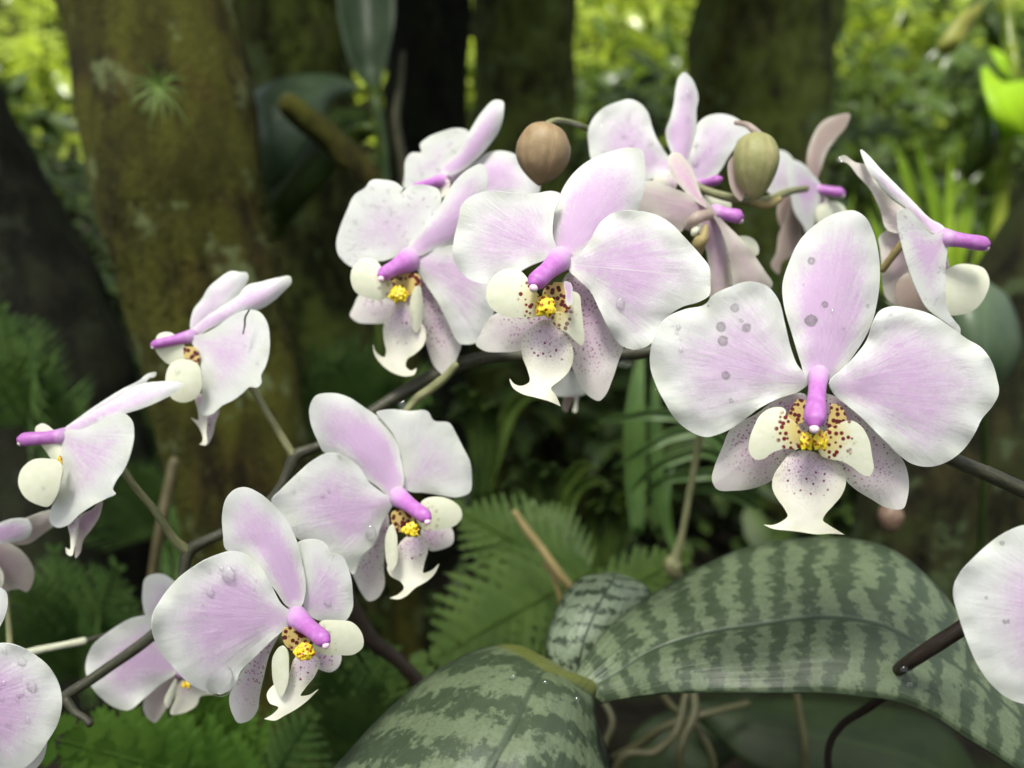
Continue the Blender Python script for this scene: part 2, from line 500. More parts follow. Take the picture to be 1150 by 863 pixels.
M['tan_stem'] = stem_mat('dry_stem', (0.24, 0.19, 0.07), (0.36, 0.29, 0.13), c3=(0.16, 0.11, 0.05))
M['dim_stem'] = stem_mat('dim_stalk', (0.08, 0.07, 0.03), (0.14, 0.12, 0.06))
M['pale_stem'] = stem_mat('pale_stem', (0.38, 0.40, 0.28), (0.55, 0.55, 0.42))
M['root'] = stem_mat('aerial_root', (0.045, 0.046, 0.020), (0.085, 0.080, 0.036), c3=(0.05, 0.04, 0.02))

def bud_mat(name, a, b, seam):
    t = NT(name); pa = t.sep(t.attr('pa'))
    n = t.noise(t.obj(), 190.0, 5, 0.65)
    c = t.mix(t.ramp(n, 0.3, 0.7), a, b)
    s = t.math('ABSOLUTE', t.math('SINE', t.math('ADD', t.math('MULTIPLY', pa[0], math.pi*6), t.math('MULTIPLY', t.math('SUBTRACT', t.noise(t.obj(), 60.0, 2), 0.5), 1.6))))
    c = t.mix(t.ramp(s, 0.0, 0.15, 0.55, 0.0), c, seam)
    return t.surf(c, 0.5, t.bump(n, 0.25, 0.0006), trans=0.1, spec=0.3)
M['bud_pink'] = bud_mat('bud_brownish', (0.26, 0.18, 0.10), (0.35, 0.26, 0.14), (0.24, 0.13, 0.09))
M['bud_green'] = bud_mat('bud_greenish', (0.25, 0.26, 0.10), (0.35, 0.33, 0.15), (0.30, 0.19, 0.13))

def orchid_leaf_mat(name, k=590.0, pale=(0.118, 0.155, 0.084), dark=(0.038, 0.058, 0.028), tipcol=None, phase=0.0, bias=0.0):
    t = NT(name); pa = t.sep(t.attr('pa'))
    g = t.geo()
    w1 = t.noise(g, 34.0, 5, 0.72); w2 = t.noise(g, 330.0, 5, 0.68); w3 = t.noise(g, 130.0, 3, 0.6)
    # bands lean a little towards the tip on both halves and do not meet at the mid rib
    s = t.math('ADD', t.math('MULTIPLY', pa[0], k), t.math('MULTIPLY', t.math('ABSOLUTE', pa[1]), 1.1))
    s = t.math('ADD', s, t.math('MULTIPLY', t.ramp(pa[1], -0.02, 0.02), 1.9))
    s = t.math('ADD', s, t.math('ADD', t.math('MULTIPLY', w1, 14.0), phase))
    b = t.math('ADD', t.math('SINE', s), t.math('MULTIPLY', t.math('SUBTRACT', w2, 0.5), 6.5))
    b = t.math('ADD', b, t.math('MULTIPLY', t.math('SUBTRACT', w3, 0.5), 3.0))
    m = t.ramp(t.math('ADD', b, bias), -0.55, 0.60)
    c = t.mix(m, dark, pale)
    c = t.mix(t.ramp(t.noise(g, 900, 2), 0.35, 0.7, 0.0, 0.3), c, dark)
    rib = t.ramp(t.math('ABSOLUTE', pa[1]), 0.010, 0.045, 0.9, 0.0)
    c = t.mix(rib, c, (0.035, 0.055, 0.028))
    edge = t.ramp(t.math('ABSOLUTE', pa[1]), 0.94, 1.0, 0.0, 0.7)
    c = t.mix(edge, c, (0.05, 0.075, 0.04))
    if tipcol: c = t.mix(t.ramp(pa[2], tipcol[1], tipcol[1]+0.08), c, tipcol[0])
    crease = t.noise(t.comb(t.math('MULTIPLY', pa[1], 4.0), t.math('MULTIPLY', pa[0], 3.0)), 1.5, 2)
    h = t.math('ADD', t.math('MULTIPLY', rib, -1.2), t.math('MULTIPLY', w2, 0.35))
    h = t.math('ADD', h, t.math('MULTIPLY', crease, 2.0))
    return t.surf(c, t.ramp(w2, 0.3, 0.7, 0.40, 0.55), t.bump(h, 0.35, 0.0014), trans=0.05, spec=0.55)
M['mottled'] = orchid_leaf_mat('mottled_leaf')
M['mottled_tip'] = orchid_leaf_mat('mottled_leaf_with_yellow_tip', k=400, tipcol=((0.12, 0.14, 0.03), 0.685), phase=1.5)
M['mottled_pale'] = orchid_leaf_mat('mottled_leaf_pale', k=900, bias=0.7, pale=(0.21, 0.265, 0.17), phase=0.7)
M['mottled_dark'] = orchid_leaf_mat('mottled_leaf_dark', pale=(0.020, 0.028, 0.016), dark=(0.009, 0.014, 0.007))

def leaf_mat(name, c1, c2, trans=0.3, rough=0.42, tc=None, scale=30.0):
    t = NT(name); pa = t.sep(t.attr('pa')); n = t.noise(t.geo(), scale, 3, 0.6)
    c = t.mix(t.ramp(n, 0.32, 0.68), c1, c2)
    rib = t.ramp(t.math('ABSOLUTE', pa[1]), 0.0, 0.07, 0.35, 0.0)
    c = t.mix(rib, c, tuple(min(1, q*1.6) for q in c2))
    tcol = t.mix(0.5, c, tc) if tc else c
    return t.surf(c, rough, t.bump(n, 0.15, 0.002), trans=trans, tcol=tcol, spec=0.45 if rough < .45 else 0.2)
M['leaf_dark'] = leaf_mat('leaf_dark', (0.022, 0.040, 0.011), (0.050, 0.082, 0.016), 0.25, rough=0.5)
M['leaf_shaded'] = leaf_mat('leaf_shaded', (0.010, 0.017, 0.006), (0.018, 0.030, 0.009), 0.1, rough=0.6)  # leaf green darkened to stand for shade under the large leaf
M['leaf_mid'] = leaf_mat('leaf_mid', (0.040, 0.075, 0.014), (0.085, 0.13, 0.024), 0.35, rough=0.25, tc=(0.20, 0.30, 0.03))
M['leaf_lime'] = leaf_mat('leaf_lime', (0.13, 0.20, 0.015), (0.44, 0.52, 0.085), 0.5, rough=0.22, tc=(0.55, 0.68, 0.05))  # sunlight put into the colour, brighter than real leaf green
M['leaf_sword'] = leaf_mat('leaf_sword', (0.24, 0.40, 0.03), (0.40, 0.56, 0.05), 0.5, rough=0.3, tc=(0.5, 0.7, 0.04))
M['leaf_bright'] = leaf_mat('leaf_bright', (0.36, 0.58, 0.02), (0.44, 0.66, 0.03), 0.5, tc=(0.6, 0.9, 0.03))
M['leaf_yellow'] = leaf_mat('leaf_yellow', (0.34, 0.36, 0.06), (0.42, 0.42, 0.10), 0.4)
M['leaf_blue'] = leaf_mat('leaf_bluish', (0.050, 0.085, 0.040), (0.085, 0.125, 0.065), 0.15, 0.42)
M['fern'] = leaf_mat('fern_green', (0.042, 0.080, 0.015), (0.072, 0.120, 0.024), 0.3, 0.5, tc=(0.15, 0.3, 0.03))
M['fern_lime'] = leaf_mat('fern_lime', (0.055, 0.125, 0.015), (0.090, 0.180, 0.026), 0.3, 0.5, tc=(0.15, 0.3, 0.03))
M['fern_dark'] = leaf_mat('fern_dark', (0.035, 0.075, 0.018), (0.065, 0.115, 0.026), 0.25, 0.5)
M['strap'] = leaf_mat('strap_leaf', (0.06, 0.12, 0.028), (0.10, 0.18, 0.045), 0.3, 0.4)
M['air_plant'] = leaf_mat('air_plant', (0.07, 0.13, 0.02), (0.11, 0.17, 0.04), 0.2, 0.5)

def bark_mat(name, brown, moss, lichen, mossy=0.5, scale=1.0):
    t = NT(name); g = t.geo()
    gs = t.vscale(g, (1, 1, 0.35))
    f = t.noise(gs, 42*scale, 6, 0.72); m = t.noise(g, 14*scale, 5, 0.62); l = t.noise(g, 26*scale, 5, 0.6)
    fine = t.noise(g, 260*scale, 4, 0.7)
    c = t.mix(t.ramp(f, 0.36, 0.66), tuple(q*0.16 for q in brown), tuple(q*1.25 for q in brown))
    c = t.mix(t.ramp(m, 0.62 - mossy*0.35, 0.80 - mossy*0.35), c, moss)
    c = t.mix(t.ramp(fine, 0.5, 0.72, 0.0, 0.55), c, tuple(q*1.5 for q in moss))
    c = t.mix(t.math('MULTIPLY', t.ramp(f, 0.56, 0.40), 0.55), c, tuple(q*0.2 for q in brown))
    c = t.mix(t.ramp(l, 0.56, 0.63, 0.0, 0.75), c, lichen)
    h = t.math('ADD', t.math('MULTIPLY', f, 1.0), t.math('MULTIPLY', fine, 0.6))
    return t.surf(c, 0.9, t.bump(h, 0.9, 0.008), spec=0.15)
M['bark_moss'] = bark_mat('bark_ochre_moss', (0.040, 0.031, 0.006), (0.050, 0.052, 0.006), (0.11, 0.135, 0.055), 0.78)
M['bark_green'] = bark_mat('bark_green_moss', (0.070, 0.074, 0.022), (0.100, 0.130, 0.024), (0.12, 0.16, 0.06), 0.65)
M['bark_deep'] = bark_mat('bark_deep_moss', (0.020, 0.018, 0.006), (0.020, 0.026, 0.006), (0.05, 0.07, 0.03), 0.55)
M['bark_dark'] = bark_mat('bark_dark', (0.008, 0.008, 0.004), (0.009, 0.012, 0.0035), (0.018, 0.022, 0.012), 0.5)

def ground_mat():
    t = NT('forest_floor'); g = t.geo()
    a = t.noise(g, 9, 6, 0.65); b = t.noise(g, 70, 5, 0.7)
    c = t.mix(t.ramp(b, 0.35, 0.65), (0.007, 0.006, 0.004), (0.022, 0.018, 0.011))
    c = t.mix(t.ramp(a, 0.48, 0.62), c, (0.014, 0.022, 0.006))
    return t.surf(c, 0.95, t.bump(t.math('ADD', a, b), 1.0, 0.02), spec=0.1)
M['ground'] = ground_mat()
def water_mat():
    t = NT('water_drop')
    tr = t.n('ShaderNodeBsdfTransparent'); tr.inputs[0].default_value = (1, 1, 1, 1)
    gl = t.n('ShaderNodeBsdfGlossy'); gl.inputs['Roughness'].default_value = 0.04
    fr_ = t.n('ShaderNodeFresnel'); fr_.inputs['IOR'].default_value = 1.33
    mx = t.n('ShaderNodeMixShader')
    t.t.links.new(t.math('ADD', t.math('MULTIPLY', fr_.outputs[0], 0.5), 0.055, clamp=True), mx.inputs[0]); t.t.links.new(tr.outputs[0], mx.inputs[1]); t.t.links.new(gl.outputs[0], mx.inputs[2])
    t.t.links.new(mx.outputs[0], t.out.inputs[0]); return t.m
M['water'] = water_mat()
# ================================================================== ground
def ground_z(x, y):
    z = 0.02 + 0.05*mnoise.noise(Vector((x*1.1, y*1.1, 0))) + 0.03*mnoise.noise(Vector((x*4, y*4, 3)))
    z += 0.12*math.exp(-((y-0.45)/0.35)**2)                    # the low bank the orchids grow on
    t = max(0.0, y-2.2); z += 0.50*t*t/(t+1.2)*min(1, 6/(t+1e-6))**0.5           # the slope behind
    return z
xs = np.concatenate([-np.geomspace(1.0, 120, 22)[::-1], np.linspace(-0.95, 0.95, 60), np.geomspace(1.0, 120, 22)])
ys = np.concatenate([-np.geomspace(0.5, 120, 18)[::-1], np.linspace(-0.4, 3.2, 100), np.geomspace(3.3, 120, 34)])
V = [(x, y, ground_z(x, y)) for y in ys for x in xs]; nx = len(xs)
F = [[j*nx+i, j*nx+i+1, (j+1)*nx+i+1, (j+1)*nx+i] for j in range(len(ys)-1) for i in range(nx-1)]
tag(mesh_obj('ground', V, F, M['ground']), kind='structure')

# ================================================================== trees
class Leaves:
    """many small folded leaf blades in one mesh (one plant's foliage)"""
    def __init__(self): self.v = []; self.f = []; self.a = []
    def leaf(self, p, d, n, L, W, fold=0.25, droop=0.25):
        d = d.normalized(); s = d.cross(n)
        if s.length < 1e-4: s = d.orthogonal()
        s.normalize(); up = s.cross(d)
        i = len(self.v)
        prof = ((0, 0.04), (0.22, 0.78), (0.5, 1.0), (0.78, 0.6), (1, 0.0))
        for t, w_ in prof:
            c = p + d*(L*t) - up*(L*droop*t*t)
            h = W*0.5*w_
            self.v += [c - s*h + up*(h*fold), c, c + s*h + up*(h*fold)]
            self.a += [(t*L, -1, t), (t*L, 0, t), (t*L, 1, t)]
        for k in range(len(prof)-1):
            a = i + 3*k
            self.f += [[a, a+1, a+4, a+3], [a+1, a+2, a+5, a+4]]
    def build(self, name, mat, parent, loc=None):
        return mesh_obj(name, self.v, self.f, mat, parent, attrs={'pa': self.a}, loc=loc)

def rv(): return Vector((random.gauss(0, 1), random.gauss(0, 1), random.gauss(0, 1))).normalized()

def shade_crown_at(tree, c, rad, n, size, mat):
    """an overhead crown of leaf clumps out of view, added to shade trunks and flowers"""
    lv = Leaves()
    top = c
    for k in range(n // 14):
        q = Vector(c) + Vector((random.uniform(-1, 1)*rad[0], random.uniform(-1, 1)*rad[1], random.uniform(-1, 1)*rad[2]))
        for j in range(14):
            p = q + rv()*random.uniform(0.02, 0.13)
            d = rv(); d.z = d.z*0.4 - 0.2
            lv.leaf(p, d, Vector((0, 0, 1)) + rv()*0.5, size*random.uniform(.6, 1.3), size*0.5*random.uniform(.7, 1.2))
    return lv.build('shade_crown', mat, tree)

def trunk(name, label, pts, mat, extend=True, seg=40, rough=0.10, moss=None, shade_crown=None, limbs=(), cat='tree', rfreq=9, part='trunk'):
    """pts: (x, y, depth, r px) seen part, top first; the tree goes on up and down beyond it"""
    W = []
    for x, y, d, r in pts:
        p = P(x, y, d); W.append([p.x, p.y, p.z, r*d/FPX])
    if extend:
        a, b = np.array(W[0]), np.array(W[1]); dirv = (a-b)[:3]/np.linalg.norm((a-b)[:3])
        W = [list(a[:3] + dirv*1.5 + np.array([0, 0.15, 0.1])) + [a[3]*0.7], list(a[:3] + dirv*0.6) + [a[3]*0.88]] + W
        b = W[-1]; gz = ground_z(b[0], b[1])
        if b[2] > gz - 0.03:
            W.append([b[0], b[1], gz - 0.05, b[3]*1.2])
    base = Vector(W[-1][:3])
    root = empty(name, base, label, cat)
    tube(part, W, mat, root, seg=seg, n=22, rough=rough, px=False, rfreq=rfreq)
    if shade_crown: shade_crown_at(root, *shade_crown)  # unseen leaf canopy, placed for the shade it casts
    return root

def Cn(y, z, x): return (x, y, z)
T1 = trunk('tree', 'thick leaning tree trunk with ochre moss and a small air plant', [(150, -120, .66, 99), (165, 0, .65, 97), (192, 130, .645, 93), (212, 250, .64, 90), (236, 350, .64, 87), (262, 480, .635, 80), (284, 600, .63, 72), (300, 720, .63, 76)], M['bark_moss'],
           shade_crown=((-0.55, 0.75, 1.45), (0.62, 0.42, 0.30), 1100, 0.075, M['leaf_mid']))
T2 = trunk('tree', 'mossy green trunk just behind the ochre trunk, broad leaves in front', [(318, -60, 1.0, 70), (326, 40, 1.0, 66), (332, 150, 1.0, 66), (340, 300, 1.0, 68), (352, 450, 1.0, 74)], M['bark_green'],
           shade_crown=((-0.25, 1.25, 1.75), (0.6, 0.45, 0.35), 1000, 0.08, M['leaf_mid']))
T3 = trunk('tree', 'nearly black trunk between the broad leaves and the sunlit gap', [(478, -60, 1.25, 48), (480, 60, 1.25, 46), (478, 200, 1.25, 47), (474, 350, 1.25, 52), (470, 480, 1.25, 60)], M['bark_dark'],
           shade_crown=((0.15, 1.0, 1.55), (0.5, 0.42, 0.3), 650, 0.08, M['leaf_mid']))
T4 = trunk('tree', 'dark mossy trunk behind the brownish pink bud, right of the narrow gap', [(592, -60, 1.4, 60), (588, 60, 1.4, 57), (588, 180, 1.4, 57), (590, 330, 1.4, 62), (592, 480, 1.4, 72)], M['bark_green'],
           shade_crown=((-0.10, 0.85, 1.50), (0.42, 0.38, 0.3), 700, 0.075, M['leaf_mid']))
T5 = trunk('tree', 'wide dark olive trunk behind the flowers, right of the sunlit gap', [(876, -90, 1.55, 80), (862, 0, 1.55, 78), (848, 100, 1.55, 80), (838, 250, 1.55, 86), (830, 400, 1.55, 96), (826, 500, 1.55, 104)], M['bark_green'],
           shade_crown=((0.32, 1.30, 1.75), (0.45, 0.4, 0.3), 650, 0.08, M['leaf_mid']))
tube('vine', [(842, -40, 1.40, 5), (826, 10, 1.41, 5), (806, 70, 1.42, 5.5), (788, 140, 1.44, 6), (775, 230, 1.44, 6), (768, 330, 1.44, 6)], M['bark_moss'], T5, seg=10)
T0 = trunk('tree', 'dark leaning trunk at the left edge beside the bokeh leaves', [(-140, 20, .86, 80), (-75, 140, .85, 84), (-20, 260, .84, 88), (38, 380, .83, 92), (72, 500, .82, 88), (90, 640, .82, 92)], M['bark_dark'], extend=True, rough=0.12, shade_crown=((0.08, -0.35, 1.55), (0.62, 0.45, 0.3), 900, 0.075, M['leaf_mid']))  # unseen leaves hung over the flowers, added to dim their sun
T6 = trunk('tree', 'dark mossy root trunk slanting down behind the right flowers', [(1290, 120, .82, 74), (1225, 240, .80, 78), (1165, 350, .79, 82), (1110, 470, .78, 86), (1060, 600, .77, 92)], M['bark_deep'], extend=True)
# moss fuzz that breaks the clean outlines
def fuzz(tree, pts, n, size, mat):
    lv = Leaves()
    S = spline3([(lambda p, d, r: (p.x, p.y, p.z, r*d/FPX))(P(x, y, d), d, r) for x, y, d, r in pts], 8)
    for i in range(n):
        k = random.randrange(len(S)-1); t = random.random()
        c = S[k]*(1-t) + S[k+1]*t
        a = random.uniform(0, 2*math.pi)
        o = Vector((math.cos(a), math.sin(a)*1.0, 0)); 
        if mnoise.noise(Vector(c[:3])*9 + o) < -0.12: continue
        p = Vector(c[:3]) + o*c[3]*0.97
        lv.leaf(p, o + rv()*0.9 + Vector((0, 0, -0.2)), rv(), size*random.uniform(.5, 1.4), size*0.35)
    o = lv.build('moss', mat, tree); o['kind'] = 'stuff'
M['moss'] = leaf_mat('moss_tufts', (0.026, 0.028, 0.006), (0.045, 0.050, 0.010), 0.2, 0.8)
fuzz(T1, [(165, 0, .65, 97), (192, 130, .645, 93), (212, 250, .64, 90), (236, 350, .64, 87), (262, 480, .635, 80), (284, 600, .63, 72)], 4200, 0.0045, M['moss'])
fuzz(T2, [(326, 0, 1.0, 66), (332, 150, 1.0, 66), (340, 300, 1.0, 68), (352, 450, 1.0, 74)], 1000, 0.012, M['moss'])
fuzz(T6, [(1225, 240, .80, 78), (1165, 350, .79, 82), (1110, 470, .78, 86), (1060, 600, .77, 92)], 900, 0.010, M['moss'])

# broken mossy branch stub
b = empty('branch_stub', P(420, 210, .74), 'broken mossy branch stub in front of the broad leaves', 'branch')
tube('wood', [(322, 116, .70, 12), (345, 134, .71, 15), (375, 160, .72, 15), (402, 190, .73, 16), (425, 235, .75, 17), (440, 300, .78, 18), (452, 420, .82, 20), (456, 560, .86, 20), (456, 760, .9, 20)], M['bark_moss'], b, seg=18, rough=0.25, rfreq=30)
tag(tube('aerial_root', [(452, 60, .96, 3), (449, 95, .96, 4), (444, 130, .95, 5), (447, 160, .95, 6), (453, 200, .95, 6), (452, 290, .96, 6), (455, 420, .98, 5)], M['root'], loc=P(449, 130, .95)), 'pale thin aerial root on the black trunk', 'root')

# air plant on the ochre trunk
ap = empty('air_plant', P(180, 98, .545), 'small spiky air plant growing on the ochre trunk', 'air plant')
for k in range(22):
    a = k/22*2*math.pi + random.uniform(-.15, .15); L = random.uniform(.018, .029)
    o = P(180, 98, .553); d = RGT*math.cos(a) + UPV*(math.sin(a)) - FWD*random.uniform(.25, .8)
    d.normalize(); s = d.cross(FWD).normalized()*0.0010
    rows = []
    for t in (0, .35, .7, 1):
        c = o + d*L*t - Vector((0, 0, 1))*L*0.35*t*t
        rows.append((c - s*(1-t*.95), c, c + s*(1-t*.95)))
    ribbon('leaf', rows, M['air_plant'], ap, nu=3, nv=2, px=False, thick=.0004)

# ================================================================== broad leaved plants
def leaf_px(name, rows, mat, parent, **kw): return ribbon(name, rows, mat, parent, **kw)
Q = fr(250, 0, 2.875)
LEAFK = 0.74
def near(rows): return [tuple((p[0], p[1], p[2]*LEAFK) for p in r) for r in rows]
def rowsf(f_, rows):
    out = []
    for l, m, r in rows:
        out.append(tuple((*f_([q[:2]])[0], q[2]) for q in (l, m, r)))
    return out
bl = empty('broad_leaf_plant', P(400, 330, .9), 'broad leaved plant with one huge bluish leaf between the left trunks', 'plant')
leaf_px('leaf', rowsf(Q, [((440, 280, .88), (438, 287, .88), (430, 293, .88)), ((380, 250, .87), (370, 285, .86), (355, 330, .86)), ((300, 240, .85), (300, 310, .83), (318, 400, .83)), ((200, 250, .84), (220, 350, .81), (270, 470, .82)), ((120, 285, .83), (150, 410, .80), (215, 560, .82)), ((78, 335, .83), (110, 480, .81), (165, 610, .83)), ((85, 470, .84), (112, 560, .83), (140, 640, .84)), ((115, 600, .86), (120, 640, .86), (126, 660, .86))]), M['leaf_blue'], bl, thick=.0015)
leaf_px('leaf', rowsf(Q, [((460, 350, .92), (475, 385, .92), (480, 420, .92)), ((350, 360, .90), (390, 430, .88), (420, 490, .90)), ((260, 470, .89), (290, 530, .87), (330, 590, .89)), ((150, 600, .88), (200, 650, .87), (250, 680, .89)), ((125, 690, .89), (165, 730, .89), (195, 750, .9)), ((150, 800, .9), (153, 806, .9), (158, 812, .9))]), M['leaf_dark'], bl, thick=.0015)
leaf_px('leaf', rowsf(Q, [((485, 300, .93), (490, 310, .93), (500, 305, .93)), ((420, 215, .92), (472, 230, .95), (530, 180, .93)), ((390, 120, .92), (462, 130, .95), (550, 90, .93)), ((370, 0, .93), (450, 0, .96), (556, 0, .94)), ((360, -160, .95), (440, -170, .97), (540, -160, .96)), ((400, -320, .97), (420, -340, .98), (440, -320, .98))]), M['leaf_blue'], bl, thick=.0015, fold=-.05)
leaf_px('leaf', rowsf(Q, [((400, 420, .86), (410, 440, .86), (420, 470, .86)), ((450, 400, .84), (460, 425, .84), (470, 450, .85)), ((500, 410, .84), (502, 415, .84), (505, 420, .84))]), M['leaf_mid'], bl)
tube('stem', [(420, 100, .93, 6), (424, 125, .92, 7), (432, 200, .92, 7), (430, 330, .93, 8), (425, 480, .95, 9)], M['leaf_mid'], bl)
S2 = fr(250, 0, 2.875)

# dark round leaf behind the right flowers
dl = empty('broad_leaf_plant', P(1110, 480, .52), 'dark bluish rounded leaf behind the right profile flower', 'plant')
leaf_px('leaf', [((1098, 450, .53), (1104, 455, .53), (1112, 450, .53)), ((1075, 400, .52), (1108, 410, .51), (1145, 405, .53)), ((1068, 350, .52), (1105, 360, .51), (1146, 370, .53)), ((1082, 325, .53), (1108, 325, .525), (1132, 335, .535)), ((1100, 316, .54), (1106, 315, .54), (1114, 320, .54))], M['leaf_blue'], dl, thick=.001)
tube('stem', [(1104, 452, .53, 3), (1106, 520, .55, 4), (1100, 640, .58, 4)], M['leaf_dark'], dl)

# bright ginger-like plant on the right
U = fr(880, 0, 3.452)
gp = empty('sword_leaf_plant', P(1120, 260, .95), 'tall sword leaved plant at the upper right with a glowing yellow green leaf', 'plant')
leaf_px('leaf', rowsf(U, [((765, 265, .93), (775, 262, .93), (790, 262, .93)), ((770, 330, .92), (810, 320, .92), (850, 325, .93)), ((785, 400, .91), (860, 380, .91), (930, 325, .93)), ((805, 470, .91), (900, 440, .91), (1000, 360, .93)), ((835, 520, .92), (930, 500, .92), (1040, 420, .94)), ((855, 535, .93), (950, 520, .93), (1050, 470, .95)), ((900, 530, .95), (950, 525, .95), (1000, 515, .95))]), M['leaf_bright'], gp, thick=.001, fold=.1)
leaf_px('leaf', rowsf(U, [((800, 190, .94), (810, 188, .94), (822, 190, .94)), ((815, 230, .93), (840, 225, .93), (868, 225, .93)), ((840, 280, .93), (862, 280, .93), (885, 290, .94)), ((870, 320, .94), (880, 325, .94), (890, 330, .94))]), M['leaf_bright'], gp, thick=.001)
leaf_px('leaf', rowsf(U, [((690, 690, .96), (710, 700, .96), (735, 690, .96)), ((700, 590, .95), (755, 600, .94), (810, 620, .95)), ((720, 500, .95), (775, 510, .93), (835, 530, .95)), ((742, 400, .95), (785, 400, .94), (825, 420, .95)), ((760, 320, .96), (785, 310, .96), (800, 320, .96))]), M['leaf_mid'], gp, thick=.001, fold=.12)
tube('stem', [(1124, -40, .97, 7), (1130, 10, .97, 6.5), (1134, 50, .96, 6), (1138, 95, .95, 6), (1120, 260, .98, 7), (1090, 420, 1.0, 8)], M['leaf_lime'], gp)
leaf_px('leaf', rowsf(U, [((775, 0, .97), (785, 5, .97), (795, 0, .97)), ((770, 60, .96), (800, 70, .95), (835, 55, .96)), ((790, 130, .96), (815, 130, .95), (845, 120, .96)), ((820, 200, .97), (830, 202, .97), (842, 200, .97))]), M['leaf_mid'], gp, thick=.001)
yl = leaf_px('leaf', rowsf(U, [((765, 10, .90), (772, 18, .90), (768, 38, .90)), ((690, 55, .89), (705, 85, .89), (725, 110, .90)), ((630, 125, .89), (655, 145, .885), (690, 165, .89)), ((598, 185, .89), (620, 190, .89), (645, 208, .90)), ((596, 200, .9), (602, 205, .9), (612, 209, .9))]), M['leaf_yellow'], gp, thick=.001); yl['label'] = 'drooping pale yellow leaf'
tube('stem', [(1104, 4, .90, 1.6), (1110, -2, .92, 1.8), (1124, -8, .965, 2)], M['leaf_lime'], gp)
sp = empty('sword_leaf_clump', P(1060, 300, 1.0), 'clump of narrow sunlit sword leaves behind the right profile flower', 'plant')
def blade_px(pts, w0, mat, parent, name='leaf', taper=1.0):
    rows = []
    n = len(pts)
    for i, (x, y, d) in enumerate(pts):
        a = pts[max(0, i-1)]; b_ = pts[min(n-1, i+1)]
        tx, ty = b_[0]-a[0], b_[1]-a[1]; L = math.hypot(tx, ty) + 1e-6
        t = i/(n-1); wd = w0*0.5*min(1, (1-t)*2.2 + 0.06)*min(1, .55 + t*3)
        nx_, ny_ = -ty/L*wd, tx/L*wd
        rows.append(((x-nx_, y-ny_, d-.002), (x, y, d+.002), (x+nx_, y+ny_, d-.002)))
    return ribbon(name, rows, mat, parent, nu=5, nv=4, thick=.0007)
for pts, wd in [([(1058, 300, 1.0), (1052, 240, 1.0), (1042, 200, 1.0), (1028, 158, 1.0)], 15), ([(1045, 300, 1.02), (1030, 235, 1.02), (1016, 190, 1.02), (1004, 160, 1.03)], 13),
                ([(1066, 310, .98), (1066, 250, .98), (1067, 210, .98), (1068, 168, .98)], 11), ([(1050, 300, 1.04), (1058, 250, 1.04), (1074, 215, 1.04), (1092, 196, 1.04)], 11),
                ([(1075, 310, .99), (1082, 260, .98), (1090, 225, .98), (1098, 200, .98)], 16), ([(1020, 330, 1.04), (1000, 290, 1.04), (985, 260, 1.04), (975, 236, 1.05)], 11),
                ([(1010, 330, 1.02), (985, 300, 1.02), (965, 285, 1.02), (950, 275, 1.02)], 9), ([(1040, 330, 1.06), (1012, 280, 1.06), (990, 230, 1.06), (978, 205, 1.06)], 9),
                ([(1000, 330, 1.0), (980, 310, 1.0), (955, 255, 1.0), (958, 220, 1.0)], 8), ([(1090, 320, 1.0), (1104, 270, 1.0), (1118, 235, 1.0), (1130, 215, 1.0)], 10)]:
    blade_px(pts, wd, M['leaf_sword'], sp)

# strap-leaved plant behind the spotted flower
st = empty('strap_leaf_plant', P(790, 560, .60), 'strap leaved green plant below the centre flower, blades arching left', 'plant')
for pts, wd in [([(716, 600, .60), (714, 540, .60), (713, 480, .59), (716, 430, .59), (722, 385, .6)], 24), ([(740, 600, .63), (738, 520, .63), (736, 460, .63), (738, 400, .64)], 14),
                ([(850, 540, .55), (790, 478, .54), (740, 466, .54), (700, 470, .55), (672, 474, .56)], 13), ([(850, 545, .54), (800, 490, .53), (760, 488, .53), (725, 505, .53), (688, 526, .55)], 14),
                ([(850, 550, .54), (800, 510, .525), (760, 515, .525), (730, 530, .53), (708, 552, .55)], 12), ([(850, 560, .55), (810, 535, .53), (775, 535, .53), (745, 540, .53), (722, 556, .55)], 12),
                ([(850, 570, .55), (810, 552, .54), (785, 550, .54), (765, 556, .55)], 10), ([(770, 640, .62), (752, 600, .62), (748, 560, .62), (756, 520, .63)], 10)]:
    blade_px(pts, wd, M['strap'], st)
for cx_, cy_, d_, n_, lab in [(612, 520, .62, 6, 'small dark leafy weed in the shade under the centre flower'), (545, 445, .66, 7, 'dark leafy weed under the notched flower'), (680, 560, .70, 7, 'thin dark weed left of the strap leaved plant')]:
    wv = empty('weed', P(cx_, cy_+120, d_), lab, 'plant')
    for k in range(n_):
        a = R(-90 + random.uniform(-75, 75)); L = random.uniform(45, 95)
        x0, y0 = cx_ + random.uniform(-8, 8), cy_ + 90
        blade_px([(x0, y0+30, d_), (x0 + math.cos(a)*L*.4, y0 - 40 + math.sin(a)*L*.3, d_-.01), (x0 + math.cos(a)*L*.75, y0 - 55 + math.sin(a)*L*.5, d_-.02), (x0 + math.cos(a)*L*1.1, y0 - 50 + math.sin(a)*L*.55, d_-.03)], random.uniform(10, 22), M['leaf_dark' if k % 3 else 'leaf_mid'], wv)

